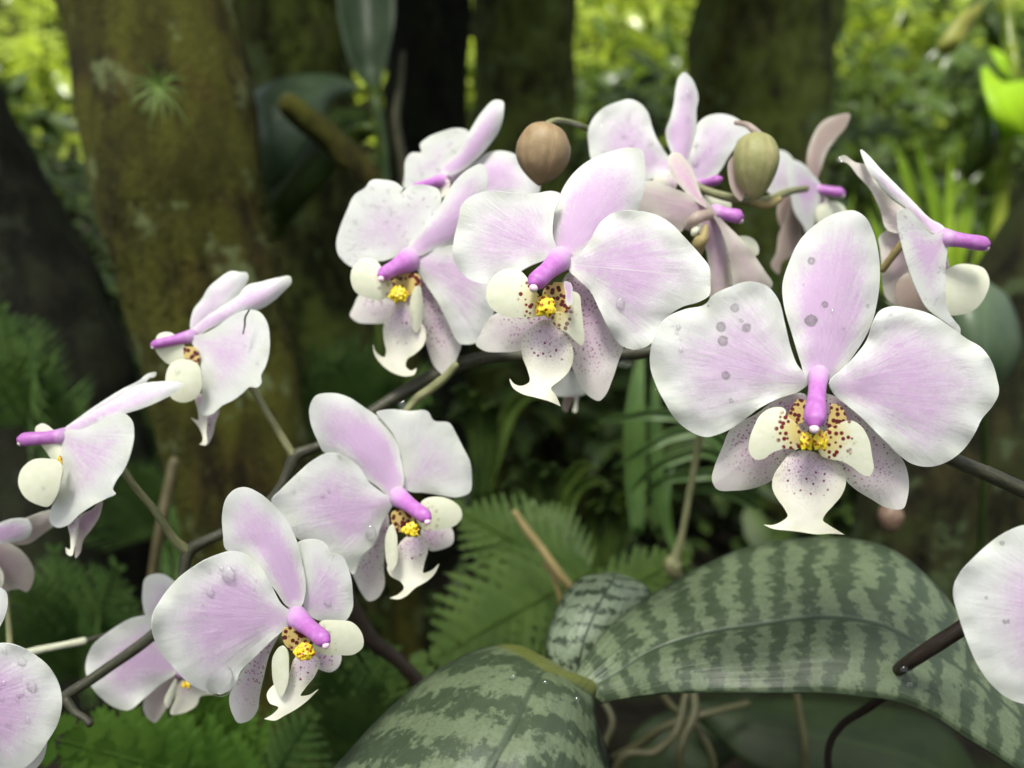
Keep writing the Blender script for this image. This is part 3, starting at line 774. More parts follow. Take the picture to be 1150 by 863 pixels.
# ================================================================== ferns
def frond(parent, base, tip, up, wid, n, mat, teeth=7, sag=0.12, lean=0.55, name='frond', broad=0.62, bite=0.5):
    """one fern frond: a rachis with serrated pinnae in one mesh"""
    base, tip = Vector(base), Vector(tip); ax = tip - base; L = ax.length; ax.normalize()
    side = ax.cross(up).normalized(); nrm = side.cross(ax).normalized()
    v, f_, at = [], [], []
    def cpt(t): return base + ax*(L*t) - Vector((0, 0, 1))*(L*sag*t*t)
    def add_strip(p, d, s, ln, w0, nteeth):
        i = len(v); m = nteeth*2
        for k in range(m+1):
            t = k/m
            w_ = w0*(1 - t)**0.75*(1.0 if k % 2 == 0 else bite) if k < m else 0
            if k == 0: w_ = w0*.55
            c = p + d*(ln*t) - nrm*(ln*0.15*t*t)
            fw = d*(w0*0.35 if k % 2 == 0 and 0 < k < m else 0)
            v.extend([c - s*w_ + fw + nrm*w_*.12, c, c + s*w_ + fw + nrm*w_*.12]); at.extend([(t, -1, t), (t, 0, t), (t, 1, t)])
        for k in range(m):
            a = i + 3*k
            f_.append([a, a+1, a+4, a+3]); f_.append([a+1, a+2, a+5, a+4])
    for k in range(n):
        t = 0.04 + 0.95*k/(n-1)
        shape = math.sin(math.pi*min(1, (t*0.80 + 0.24)))**0.9 if t < 0.95 else 0.18
        shape = max(0.10, shape)
        for sg in (-1, 1):
            d = (side*sg + ax*(lean + .35*t) + nrm*random.uniform(-.12, .12)).normalized()
            s = d.cross(nrm).normalized()
            add_strip(cpt(t), d, s, wid*shape*random.uniform(.92, 1.06), max(L/n*broad, wid*.06), teeth)
    # rachis
    i0 = len(v)
    for k in range(9):
        t = k/8; c = cpt(t) + nrm*.0006; h = 0.0013*(1-.7*t)*max(1, L/.15)
        v.extend([c - side*h, c + nrm*h, c + side*h]); at.extend([(t, 1, t)]*3)
    for k in range(8):
        a = i0 + 3*k; f_.append([a, a+1, a+4, a+3]); f_.append([a+1, a+2, a+5, a+4])
    return mesh_obj(name, v, f_, mat, parent, attrs={'pa': at}, smooth=False)

UPW = Vector((0, 0, 1))
fn = empty('fern', P(650, 760, .50), 'bright green serrated fern beside the mottled leaves, centre of the picture', 'fern')
fv = UPW*0.35 - FWD
frond(fn, P(668, 640, .50), P(476, 742, .43), fv, .046, 13, M['fern'], broad=0.80, bite=0.62, lean=0.65, teeth=7, sag=0.02)
frond(fn, P(655, 655, .51), P(512, 566, .50), fv, .036, 12, M['fern'], broad=0.80, bite=0.62, lean=0.7, teeth=6, sag=0.04)
frond(fn, P(655, 655, .51), P(596, 566, .53), fv, .030, 11, M['fern'], broad=0.80, bite=0.62, lean=0.7, teeth=6, sag=0.03)
frond(fn, P(655, 690, .52), P(768, 622, .50), fv, .026, 10, M['fern'], broad=0.80, bite=0.62, lean=0.7, teeth=5, sag=0.03)
tube('stalk', [(652, 658, .50, 3), (662, 700, .52, 3.5), (660, 780, .56, 4)], M['tan_stem'], fn)
fb = empty('fern', P(240, 900, .40), 'bright fern tip under the blurred lower left flower', 'fern')
frond(fb, P(285, 890, .44), P(58, 828, .37), fv, .040, 8, M['fern_lime'], broad=0.95, bite=0.7, lean=0.9, teeth=6, sag=0.0)
frond(fb, P(300, 900, .46), P(215, 775, .42), fv, .034, 8, M['fern_lime'], broad=0.95, bite=0.7, lean=0.9, teeth=6, sag=0.02)
frond(fb, P(300, 900, .45), P(120, 900, .38), fv, .036, 8, M['fern_lime'], broad=0.95, bite=0.7, lean=0.9, teeth=6, sag=0.0)
frond(fb, P(290, 900, .45), P(350, 800, .43), fv, .030, 10, M['fern_dark'], teeth=5, sag=0.02)
k = 0
for (bx, by, bd, tips, lab) in [
    (90, 760, .62, [(20, 640), (60, 610), (130, 625), (160, 690), (0, 700), (110, 700)], 'dark feathery fern behind the left profile flowers'),
    (30, 480, .70, [(-20, 400), (40, 380), (70, 430), (0, 340), (95, 470)], 'dark fern at the left edge under the leaning trunk'),
    (400, 860, .55, [(330, 800), (420, 760), (460, 800), (360, 740), (440, 720)], 'shaded fern between the lower middle flower and striped leaf'),
    (180, 600, .74, [(120, 560), (200, 540), (240, 580), (150, 520), (260, 620)], 'dark fern at the foot of the ochre trunk'),
    (420, 480, .80, [(330, 440), (380, 400), (450, 420), (480, 440), (350, 390)], 'shaded fern behind the upper middle flower')]:
    g_ = empty('fern', P(bx, by, bd), lab, 'fern')
    for tx, ty in tips:
        frond(g_, P(bx, by, bd), P(tx, ty, bd - random.uniform(.02, .12)), fv + rv()*.3, bd*.075, 15, M['fern_dark'], teeth=4, sag=0.05)

# ================================================================== the orchid leaves
op = empty('orchid_plant', P(640, 790, .31), 'orchid plant with a large arching silver mottled leaf, right of the yellowish stump', 'orchid plant')
Y = fr(560, 590, 1.949); X = fr(370, 700, 2.949)
leaf_px('leaf', near(rowsf(Y, [((165, 335, .405), (190, 365, .400), (225, 388, .398)), ((235, 235, .425), (265, 325, .400), (300, 375, .390)), ((330, 160, .44), (345, 275, .398), (390, 366, .380)), ((450, 92, .455), (460, 238, .398), (490, 363, .372)), ((570, 46, .462), (580, 222, .398), (590, 366, .368)), ((690, 27, .462), (700, 208, .396), (700, 369, .366)), ((790, 36, .452), (800, 214, .392), (800, 378, .366)), ((870, 64, .44), (870, 236, .388), (870, 386, .368)), ((940, 120, .43), (945, 275, .386), (945, 412, .370)), ((1000, 190, .42), (1015, 320, .386), (1020, 462, .372)), ((1050, 260, .415), (1085, 380, .388), (1110, 520, .376)), ((1120, 340, .41), (1170, 450, .39), (1210, 590, .38)), ((1230, 480, .41), (1270, 560, .395), (1300, 640, .39)), ((1330, 640, .41), (1340, 650, .41), (1350, 660, .41))])), M['mottled'], op, nu=8, nv=18, thick=.0016, wav=.015, puff=.028)
leaf_px('leaf', near(rowsf(Y, [((110, 340, .43), (165, 360, .43), (250, 330, .44)), ((108, 250, .445), (185, 260, .43), (300, 230, .45)), ((140, 165, .455), (220, 175, .44), (330, 165, .46)), ((180, 120, .465), (250, 122, .455), (320, 135, .465)), ((215, 112, .47), (250, 108, .47), (285, 118, .47))])), M['mottled_pale'], op, nu=8, nv=12, thick=.0016)
leaf_px('leaf', [((770, 790, .47), (780, 800, .47), (790, 812, .47)), ((850, 785, .48), (862, 820, .46), (850, 866, .45)), ((960, 790, .49), (960, 835, .46), (950, 890, .45)), ((1060, 815, .49), (1050, 865, .46), (1030, 930, .45)), ((1120, 910, .49), (1110, 930, .48), (1100, 960, .48))], M['leaf_shaded'], op, thick=.0016)
leaf_px('leaf', [((690, 870, .50), (700, 880, .50), (710, 890, .50)), ((720, 815, .50), (745, 840, .49), (770, 880, .48)), ((780, 790, .51), (800, 815, .50), (825, 850, .49)), ((850, 780, .52), (852, 786, .52), (856, 794, .52))], M['leaf_shaded'], op, thick=.0016)
sb = empty('orchid_plant', P(520, 900, .27), 'orchid plant with a striped leaf ending in a yellow green rim, bottom edge', 'orchid plant')
lf = leaf_px('leaf', near(rowsf(X, [((-110, 640, .36), (430, 700, .315), (985, 700, .35)), ((-40, 545, .365), (480, 585, .32), (945, 590, .355)), ((50, 450, .37), (540, 470, .328), (918, 490, .36)), ((135, 355, .378), (590, 385, .336), (893, 410, .368)), ((230, 262, .388), (630, 305, .346), (882, 340, .376)), ((340, 172, .398), (665, 232, .356), (874, 290, .384)), ((450, 112, .408), (688, 192, .364), (870, 264, .390)), ((535, 84, .414), (705, 172, .372), (872, 250, .396)), ((590, 76, .422), (735, 160, .382), (888, 222, .402)), ((640, 84, .432), (760, 160, .392), (900, 210, .41)), ((690, 110, .445), (790, 170, .41), (895, 215, .42))])), M['mottled_tip'], sb, nu=8, nv=18, thick=.0016, fold=0.0, puff=.028)
leaf_px('leaf', near(rowsf(X, [((860, 330, .40), (880, 340, .40), (890, 345, .40)), ((850, 400, .39), (890, 400, .385), (915, 410, .39)), ((840, 500, .385), (890, 500, .38), (930, 500, .385)), ((840, 600, .385), (890, 600, .38), (930, 600, .385))])), M['mottled_dark'], sb)
for lb, pts in [('pale crooked aerial root hanging under the large mottled leaf', [(778, 770, .43, 5), (780, 800, .42, 5), (768, 830, .415, 5), (763, 850, .415, 5), (768, 890, .42, 5)]),
                ('thin aerial root left of the pale crooked one', [(740, 775, .45, 4), (756, 795, .45, 4), (775, 808, .45, 4), (800, 850, .45, 4), (800, 900, .46, 4)]),
                ('olive aerial root crossing the dark under the large leaf', [(690, 850, .46, 4), (720, 835, .45, 4.5), (750, 815, .44, 4.5), (800, 800, .44, 4), (840, 790, .45, 4)]),
                ('aerial root rising from the bottom edge in a loop', [(680, 900, .44, 5), (700, 850, .43, 5), (735, 845, .43, 5), (760, 820, .43, 4.5), (770, 780, .44, 4)]),
                ('straight aerial root under the middle of the large leaf', [(893, 770, .44, 3.5), (898, 800, .44, 4), (904, 840, .44, 4), (902, 900, .45, 4)]),
                ('thin tan root near the yellowish leaf rim', [(672, 780, .45, 3), (688, 810, .44, 4), (676, 850, .44, 4), (690, 900, .44, 4)])]:
    q = P(*pts[1][:3]); tag(tube('aerial_root', pts, M['root'], seg=10, rough=.12, rfreq=120, loc=q), lb, 'root', 'aerial roots under the mottled leaf')
# stems among the leaves
def stemthing(name, pts, mat, lab, cat='stem', **kw):
    return tag(tube(name, pts, mat, loc=P(*pts[len(pts)//2][:3]), rough=kw.pop('rough', .06), rfreq=120, **kw), lab, cat)
stemthing('woody_stem', [(1120, 672, .25, 9), (1082, 704, .256, 8.6), (1045, 728, .263, 8.6), (1018, 746, .270, 7.6), (1004, 756, .277, 6)], M['dark_stem'], 'short dark brown stem resting on the large mottled leaf')
stemthing('woody_stem', [(1010, 770, .31, 5), (975, 795, .32, 4.5), (945, 815, .33, 4), (930, 845, .335, 4), (935, 900, .34, 4)], M['dark_stem'], 'thin dark stem bending down under the large mottled leaf')
stemthing('woody_stem', [(385, 660, .40, 8), (415, 715, .41, 9), (450, 745, .42, 8), (485, 785, .43, 8), (530, 850, .44, 8)], M['dark_stem'], 'dark reddish brown stem slanting down right of the lower middle flower')
stemthing('dry_stalk', [(578, 575, .455, 3.4), (592, 596, .455, 4.6), (612, 622, .455, 5), (628, 645, .455, 5), (642, 664, .46, 5), (655, 700, .47, 5)], M['tan_stem'], 'straw yellow dry stalk leaning across the centre fern')
stemthing('dry_stalk', [(610, 632, .462, 2), (620, 645, .462, 3), (628, 668, .462, 3), (636, 700, .47, 3)], M['tan_stem'], 'shorter dry stalk beside the straw yellow one')
stemthing('flower_stalk', [(793, 440, .40, 4), (786, 490, .42, 4), (776, 545, .43, 4), (766, 600, .435, 4), (759, 624, .437, 6), (756, 632, .438, 10), (757, 642, .44, 9), (764, 652, .445, 5)], M['pedicel'], 'thin straight tan stalk rising from the leaves to the spotted flower')
stemthing('dry_stalk', [(196, 518, .50, 6), (190, 545, .50, 6), (180, 595, .50, 6), (172, 650, .51, 6), (160, 760, .53, 6)], M['dim_stem'], 'blurred tan stalk standing behind the left thin flower stalk')
stemthing('pale_stalk', [(15, 738, .31, 5), (40, 731, .312, 4.5), (70, 725, .315, 4), (95, 720, .318, 4.5)], M['pale_stem'], 'pale cream stalk end crossing left of the blurred lower flower', 'stem', rough=.03)
stemthing('grey_stalk', [(90, 722, .33, 3), (115, 715, .335, 3.4), (140, 712, .34, 3.4)], M['spike'], 'grey stalk continuing from the pale cream stalk end')
stemthing('grey_stalk', [(6, 650, .32, 3), (9, 690, .32, 3), (11, 722, .318, 3.5), (12, 745, .315, 4)], M['pedicel'], 'thin upright stalk behind the lower left wet petal')
# ================================================================== undergrowth and far foliage
def shrub(label, c, rad, n, size, mat, stems=3, name='shrub', droop=.3, wid=.45):
    base = Vector((c[0], c[1], ground_z(c[0], c[1]) - .02))
    g_ = empty(name, base, label, 'shrub', 'leafy shrubs behind the trunks')
    lv = Leaves()
    cl = max(4, n//10)
    cs = []
    for k in range(cl):
        q = Vector(c) + Vector((random.gauss(0, .5)*rad[0], random.gauss(0, .5)*rad[1], random.gauss(0, .5)*rad[2]))
        cs.append(q)
        for j in range(n//cl):
            d = rv(); d.z = d.z*.5; d -= Vector((0, .25, 0))
            lv.leaf(q + rv()*size*random.uniform(0, 1.2), d, Vector((0, -.4, 1)) + rv()*.6, size*random.uniform(.6, 1.4), size*wid*random.uniform(.7, 1.2), droop=droop)
    lv.build('foliage', mat, g_)
    for k in range(stems):
        q = random.choice(cs)
        tube('stem', [(base.x + random.uniform(-.05, .05), base.y, base.z, .008), ((base.x+q.x)/2 + random.uniform(-.05, .05), (base.y+q.y)/2, (base.z+q.z)/2, .006), (q.x, q.y, q.z, .003)], M['bark_dark'], g_, px=False, seg=7, n=4)
    return g_
def W3(x, y, d): p = P(x, y, d); return (p.x, p.y, p.z)
SH = [
    # (px x, px y, depth, radius m, leaves, leaf size, material, label)
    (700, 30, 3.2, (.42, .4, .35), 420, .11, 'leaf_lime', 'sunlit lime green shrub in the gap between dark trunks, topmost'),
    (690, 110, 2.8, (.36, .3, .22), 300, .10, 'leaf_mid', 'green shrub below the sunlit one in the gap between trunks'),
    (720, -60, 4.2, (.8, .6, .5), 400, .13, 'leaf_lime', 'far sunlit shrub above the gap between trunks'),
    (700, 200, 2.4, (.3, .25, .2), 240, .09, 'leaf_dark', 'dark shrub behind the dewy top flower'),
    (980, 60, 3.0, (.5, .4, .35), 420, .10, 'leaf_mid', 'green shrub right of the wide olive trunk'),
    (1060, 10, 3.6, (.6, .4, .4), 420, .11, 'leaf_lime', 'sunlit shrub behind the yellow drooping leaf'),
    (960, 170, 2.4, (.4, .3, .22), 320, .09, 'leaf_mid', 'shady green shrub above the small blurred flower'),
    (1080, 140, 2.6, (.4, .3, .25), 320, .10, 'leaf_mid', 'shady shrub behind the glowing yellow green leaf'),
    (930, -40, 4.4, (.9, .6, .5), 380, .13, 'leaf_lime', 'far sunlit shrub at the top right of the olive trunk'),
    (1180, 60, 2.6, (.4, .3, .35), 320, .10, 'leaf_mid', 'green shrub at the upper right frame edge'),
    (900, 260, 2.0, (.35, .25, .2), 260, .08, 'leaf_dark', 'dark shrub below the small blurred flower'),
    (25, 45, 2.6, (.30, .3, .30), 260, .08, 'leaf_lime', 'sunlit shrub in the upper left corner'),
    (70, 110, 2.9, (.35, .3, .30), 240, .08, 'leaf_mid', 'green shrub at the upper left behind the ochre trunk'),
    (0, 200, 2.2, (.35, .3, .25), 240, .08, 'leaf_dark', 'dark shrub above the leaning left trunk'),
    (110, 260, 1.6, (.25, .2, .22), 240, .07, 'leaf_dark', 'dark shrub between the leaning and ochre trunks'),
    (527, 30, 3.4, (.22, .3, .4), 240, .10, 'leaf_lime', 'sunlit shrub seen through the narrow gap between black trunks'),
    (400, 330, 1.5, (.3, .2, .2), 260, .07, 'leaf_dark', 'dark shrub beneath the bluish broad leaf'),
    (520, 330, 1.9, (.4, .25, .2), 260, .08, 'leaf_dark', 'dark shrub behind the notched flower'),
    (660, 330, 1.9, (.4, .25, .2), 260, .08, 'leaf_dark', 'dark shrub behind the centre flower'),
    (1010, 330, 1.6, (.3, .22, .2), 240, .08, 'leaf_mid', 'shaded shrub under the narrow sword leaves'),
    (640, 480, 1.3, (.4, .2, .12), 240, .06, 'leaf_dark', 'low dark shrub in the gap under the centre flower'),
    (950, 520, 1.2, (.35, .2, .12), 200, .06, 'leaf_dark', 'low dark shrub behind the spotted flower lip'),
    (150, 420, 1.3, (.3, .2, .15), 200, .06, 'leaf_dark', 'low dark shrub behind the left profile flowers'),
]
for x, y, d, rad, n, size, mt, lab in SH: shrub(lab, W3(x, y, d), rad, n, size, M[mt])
# continuous far foliage up the slope, and ground cover
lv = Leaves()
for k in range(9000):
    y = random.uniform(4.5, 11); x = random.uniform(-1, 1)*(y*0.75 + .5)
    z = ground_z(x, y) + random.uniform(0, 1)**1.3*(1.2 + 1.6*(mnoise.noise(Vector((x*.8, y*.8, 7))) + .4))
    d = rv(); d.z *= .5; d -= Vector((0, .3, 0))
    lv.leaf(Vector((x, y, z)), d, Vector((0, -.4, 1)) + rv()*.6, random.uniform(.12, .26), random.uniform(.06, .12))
tag(lv.build('undergrowth', M['leaf_lime'], None), 'dense far undergrowth on the slope behind the trunks', 'undergrowth', kind='stuff')  # takes the sun-brightened leaf colour because the slope is sunlit
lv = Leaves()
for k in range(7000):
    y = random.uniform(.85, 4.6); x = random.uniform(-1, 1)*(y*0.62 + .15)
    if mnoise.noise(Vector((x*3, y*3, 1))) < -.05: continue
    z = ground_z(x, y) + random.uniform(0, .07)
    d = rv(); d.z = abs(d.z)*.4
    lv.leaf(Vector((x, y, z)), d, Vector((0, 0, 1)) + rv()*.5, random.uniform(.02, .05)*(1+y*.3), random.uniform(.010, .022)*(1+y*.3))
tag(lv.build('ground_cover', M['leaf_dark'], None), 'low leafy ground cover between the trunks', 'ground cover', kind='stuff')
# ================================================================== orchid flowers
class Flower:
    def __init__(self, frame, centre, d, gx, gy, label, pink=1.0, seed=0, group='pink and white orchid flowers'):
        self.f = frame; self.c = frame([centre])[0]; self.d = d; self.gx = gx; self.gy = gy
        self.pink = pink; self.seed = seed; self.k = 0
        self.root = empty('orchid_flower', P(self.c[0], self.c[1], d), label, 'orchid flower', group)
        self.sc = d / FPX
    def depth(self, p, gx, gy, off):
        return self.d + self.sc * (gx*(p[0]-self.c[0]) + gy*(p[1]-self.c[1])) + off
    def blade(self, name, pts, base, tip, off=0.0, gx=None, gy=None, mat='petal', parent=None, pink=None, **kw):
        gx = self.gx if gx is None else gx; gy = self.gy if gy is None else gy
        o = self.f(pts); b, t = self.f([base, tip]); self.k += 1
        m = M[mat] if isinstance(mat, str) else mat
        return sheet(name, o, b, t, self.depth(b, gx, gy, off), gx, gy, m, parent or self.root,
                     pink=self.pink if pink is None else pink, seed=self.seed*10 + self.k, **kw)
    def petal(self, pts, base, tip, **kw):
        kw.setdefault('bend', 0.06); kw.setdefault('cross', 0.05); kw.setdefault('ruffle', 0.10); kw.setdefault('blister', 0.012)
        return self.blade('petal', pts, base, tip, **kw)
    def sepal(self, pts, base, tip, off=0.0022, **kw):
        kw.setdefault('bend', 0.08); kw.setdefault('cross', 0.10); kw.setdefault('ruffle', 0.05)
        return self.blade('sepal', pts, base, tip, off=off, **kw)
    def lower(self, pts, base, tip, off=0.005, **kw):
        kw.setdefault('mat', 'sepal_low'); kw.setdefault('pink', 0.8)
        return self.sepal(pts, base, tip, off=off, **kw)
    def column(self, a, b, ra, rb, fwd=0.012, cap=True):
        a, b = self.f([a, b]); s = self.f([(0, 0), (1, 0)]); z = s[1][0] - s[0][0]
        ra, rb = ra*z*0.92, rb*z*0.86
        d1 = self.d - 0.0008; mid = lambda t: (a[0]+(b[0]-a[0])*t, a[1]+(b[1]-a[1])*t)
        pts = []
        for t, r in ((-0.06, ra*1.08), (0.05, ra*0.98), (0.20, ra*0.88), (0.45, (ra+rb)*0.42), (0.75, rb*0.95), (0.92, rb*0.90), (1.0, rb*0.62)):
            x, y = mid(t); pts.append((x, y, d1 - fwd*t + (0.004 if t < 0 else 0) - 0.0012*math.sin(math.pi*max(0, t)), r))
        c = tube('column', pts, M['column'], self.root, seg=18, n=5)
        if cap:
            x, y = mid(0.985); q = P(x, y + rb*0.45, d1 - fwd*1.02)
            dirv = (P(*b, d1 - fwd) - P(*a, d1)).normalized()
            rr = rb*self.sc*0.45
            blob('anther_cap', (q + dirv*rr*0.3, dirv, rr*1.5, [(0, 0.25*rr), (0.15, 0.7*rr), (0.5, 0.95*rr), (0.85, 0.6*rr), (1, 0.1*rr)]), M['cap'], c, seg=12)
        return c
    def lip(self, pts, base, tip, off=-0.006, **kw):
        kw.setdefault('cross', 0.16); kw.setdefault('bend', -0.10); kw.setdefault('ruffle', 0.10)
        self.lp = self.blade('lip', pts, base, tip, off=off, mat='lip', **kw)
        return self.lp
    def lobe(self, pts, base, tip, off=-0.009, **kw):
        kw.setdefault('cross', 0.09); kw.setdefault('bend', 0.05); kw.setdefault('thick', 0.0006); kw.setdefault('pink', 1.0)
        return self.blade('side_lobe', pts, base, tip, off=off, mat='lobe', parent=self.lp, **kw)
    def throat(self, pts, base, tip, off=-0.004, **kw):
        return self.blade('throat', pts, base, tip, off=off, mat='throat', parent=self.lp, **kw)
    def callus(self, c, rx, ry, off=-0.0105):
        c = self.f([c])[0]; s = self.f([(0, 0), (1, 0)]); z = (s[1][0] - s[0][0]) * self.sc
        q = P(c[0], c[1], self.d + off); rx *= 0.86; ry *= 0.82
        # a knobbly two-horned cushion
        bm = bmesh.new(); bmesh.ops.create_icosphere(bm, subdivisions=4, radius=1.0)
        V = []
        for v in bm.verts:
            p = v.co.copy()
            k = 0.95 + 0.45*mnoise.noise(p*2.3 + Vector((self.seed, 0, 0))) + 0.22*mnoise.noise(p*5)
            notch = 1 - 0.28*math.exp(-(p.x*3.2)**2)*max(0, -p.z) 
            V.append(q + RGT*(p.x*rx*z*k) + UPV*(p.z*ry*z*k*notch) + FWD*(p.y*min(rx, ry)*0.6*z*k))
        F = [[v.index for v in f.verts] for f in bm.faces]; bm.free()
        return mesh_obj('callus', V, F, M['callus'], self.lp)

A_ = fr(700, 220, 2.158); B_ = fr(500, 150, 2.697); C_ = fr(370, 100, 2.616); D_ = fr(780, 400, 3.922)
E_ = fr(640, 70, 3.197); G_ = fr(920, 150, 3.452); H_ = fr(150, 290, 3.923); I_ = fr(0, 400, 3.595)
J_ = fr(300, 430, 3.32); K_ = fr(160, 540, 3.081); L_ = fr(0, 560, 2.848); N_ = fr(950, 560, 2.848); O_ = fr(560, 380, 5.75)

# ---- the large spotted flower on the right
S1 = [(454, 158), (488, 264), (592, 266), (435, 215)]
def ph(pts): return [A_([(x, y)])[0] + (r, k) for x, y, r, k in pts]
M['petal_spotted'] = petal_mat('petal_grey_spotted', spots=ph([(270, 272, 5.6, .5), (237, 318, 6.2, .62), (298, 320, 5.6, .58), (241, 352, 6.4, .68), (248, 436, 5.2, .62), (262, 497, 3, .5), (287, 302, 2.6, .5), (205, 268, 1.6, .5)]))
M['sepal_spotted'] = petal_mat('sepal_grey_spotted', spots=ph([(456, 158, 4.8, .6), (489, 264, 4.2, .65), (455, 303, 7.4, .8), (592, 267, 2.8, .45), (436, 215, 2.0, .25)]), fade=(0.55, 1.15))
f = Flower(A_, (475, 455), 0.225, 0.10, 0.12, 'large fully open orchid flower dotted with round grey spots', seed=1, pink=0.88)
f.sepal([(445, 445), (430, 405), (410, 340), (388, 260), (385, 220), (400, 165), (430, 105), (480, 60), (530, 38), (560, 36), (585, 50), (605, 85), (617, 130), (622, 190), (615, 260), (598, 320), (570, 370), (540, 410), (508, 442), (475, 455)],
        (476, 450), (545, 36), mat='sepal_spotted', pink=1.0)
f.petal([(450, 452), (440, 432), (422, 410), (408, 375), (392, 310), (375, 250), (350, 220), (310, 208), (260, 220), (215, 245), (200, 262), (150, 275), (105, 295), (80, 330), (65, 380), (66, 420), (80, 460), (100, 500), (125, 540), (160, 570), (200, 585), (240, 575), (290, 545), (330, 515), (380, 490), (430, 472)],
        (450, 455), (70, 400), mat='petal_spotted', pink=0.8)
f.petal([(500, 455), (528, 422), (560, 390), (590, 350), (605, 310), (620, 280), (650, 268), (690, 272), (740, 285), (790, 315), (830, 345), (870, 370), (892, 400), (905, 440), (910, 480), (895, 510), (870, 540), (850, 580), (820, 620), (785, 645), (745, 657), (700, 650), (670, 630), (640, 600), (610, 570), (580, 540), (545, 510), (512, 482)],
        (502, 462), (908, 470), pink=0.9)
f.lower([(440, 480), (380, 490), (320, 530), (260, 565), (240, 610), (220, 660), (215, 690), (225, 710), (270, 715), (320, 708), (360, 690), (400, 640), (450, 560)], (450, 485), (215, 705))
f.lower([(490, 480), (540, 500), (600, 560), (640, 600), (680, 645), (692, 690), (688, 735), (680, 757), (640, 757), (600, 735), (560, 710), (530, 680), (480, 590)], (495, 485), (688, 757))
f.f = D_
f.lip([(430, 425), (380, 480), (345, 540), (342, 580), (365, 630), (400, 680), (410, 705), (385, 728), (345, 744), (303, 743, 1), (340, 760), (400, 768), (470, 776), (540, 786), (600, 783), (661, 787, 1), (630, 768), (592, 745), (565, 722), (575, 700), (610, 660), (650, 610), (667, 560), (660, 510), (620, 460), (570, 440), (510, 420)], (510, 425), (480, 780))
f.lobe([(395, 232), (335, 230), (290, 260), (262, 310), (242, 370), (240, 420), (265, 455), (300, 455), (345, 425), (400, 408), (450, 412), (478, 390), (470, 330), (440, 290), (410, 265)], (468, 330), (245, 420), gx=-0.25)
f.lobe([(585, 330), (640, 300), (690, 284), (735, 310), (765, 360), (782, 440), (788, 500), (770, 530), (735, 520), (695, 490), (650, 465), (600, 455), (560, 440), (550, 395)], (575, 350), (780, 530), gx=0.45)
f.throat([(455, 190), (480, 192), (480, 290), (445, 305), (412, 275), (430, 220)], (470, 200), (430, 300), gx=-0.5)
f.throat([(608, 212), (640, 218), (668, 290), (640, 325), (595, 328), (598, 260)], (610, 215), (640, 320), gx=0.5)
f.callus((492, 378), 30, 50); f.callus((552, 375), 34, 52)
f.column((545, 92), (527, 300), 48, 58, fwd=0.013)

# ---- centre flower
M['petal_veined'] = petal_mat('petal_veined', vein_=0.75)
f = Flower(B_, (352, 372), 0.255, -0.36, 0.12, 'centre orchid flower turned left, right petal creased by a white vein', seed=2)
f.sepal([(335, 362), (328, 290), (342, 200), (380, 130), (430, 85), (500, 55), (560, 43), (595, 50), (606, 100), (605, 160), (590, 215), (575, 250), (555, 300), (500, 335), (420, 360), (372, 380)], (352, 375), (598, 48), off=0.004)
f.petal([(340, 372), (325, 310), (330, 240), (345, 180), (330, 175), (270, 182), (200, 180), (130, 174), (90, 185), (50, 215), (40, 260), (25, 330), (22, 370), (40, 410), (70, 440), (110, 455), (150, 455), (200, 435), (250, 405), (300, 385)], (340, 372), (25, 340), pink=0.85, mat='petal', off=0.001)
f.petal([(366, 385), (405, 366), (440, 320), (470, 270), (510, 240), (560, 234), (620, 240), (680, 270), (730, 320), (775, 370), (800, 405), (803, 450), (800, 490), (770, 510), (720, 525), (680, 550), (650, 590), (630, 630), (600, 650), (570, 655), (530, 640), (500, 600), (470, 540), (440, 480), (400, 440), (372, 412)], (368, 396), (803, 435), pink=0.95, mat='petal_veined')
f.lower([(330, 470), (290, 530), (210, 550), (155, 545), (130, 565), (105, 610), (93, 640), (110, 655), (170, 663), (230, 658), (280, 640), (340, 580), (350, 480)], (340, 470), (93, 645))
f.lower([(375, 420), (440, 450), (490, 520), (530, 600), (540, 645), (525, 690), (505, 750), (480, 800), (468, 810), (440, 800), (410, 765), (390, 720), (350, 620), (335, 560), (345, 480)], (365, 445), (470, 810))
f.lip([(300, 565), (260, 590), (232, 630), (235, 680), (250, 720), (255, 752), (228, 765), (207, 758), (194, 743, 1), (203, 768), (228, 787), (270, 799), (310, 810), (350, 827, 1), (336, 795), (320, 772), (345, 750), (375, 720), (388, 680), (382, 640), (360, 605), (330, 575)], (315, 570), (285, 800))
f.lobe([(250, 440), (225, 415), (190, 410), (155, 425), (130, 460), (124, 500), (140, 530), (170, 550), (220, 558), (272, 556), (290, 535), (285, 495), (262, 462)], (300, 505), (125, 490), gx=-0.2, off=-0.011)
f.lobe([(385, 478), (403, 485), (412, 530), (418, 580), (421, 625), (414, 643), (395, 630), (370, 605), (340, 588), (325, 560), (340, 540), (375, 545), (388, 520)], (335, 550), (418, 640), gx=0.7, pink=0.8)
f.throat([(300, 470), (340, 450), (372, 460), (370, 540), (330, 545), (300, 520)], (340, 460), (330, 540), off=-0.004)
f.blade('side_lobe', [(363, 448), (378, 453), (386, 490), (383, 520), (371, 522), (364, 485)], (370, 450), (378, 522), off=-0.010, parent=f.lp, mat='petal')
f.callus((304, 528), 34, 38)
f.column((345, 385), (268, 455), 40, 36, fwd=0.013)

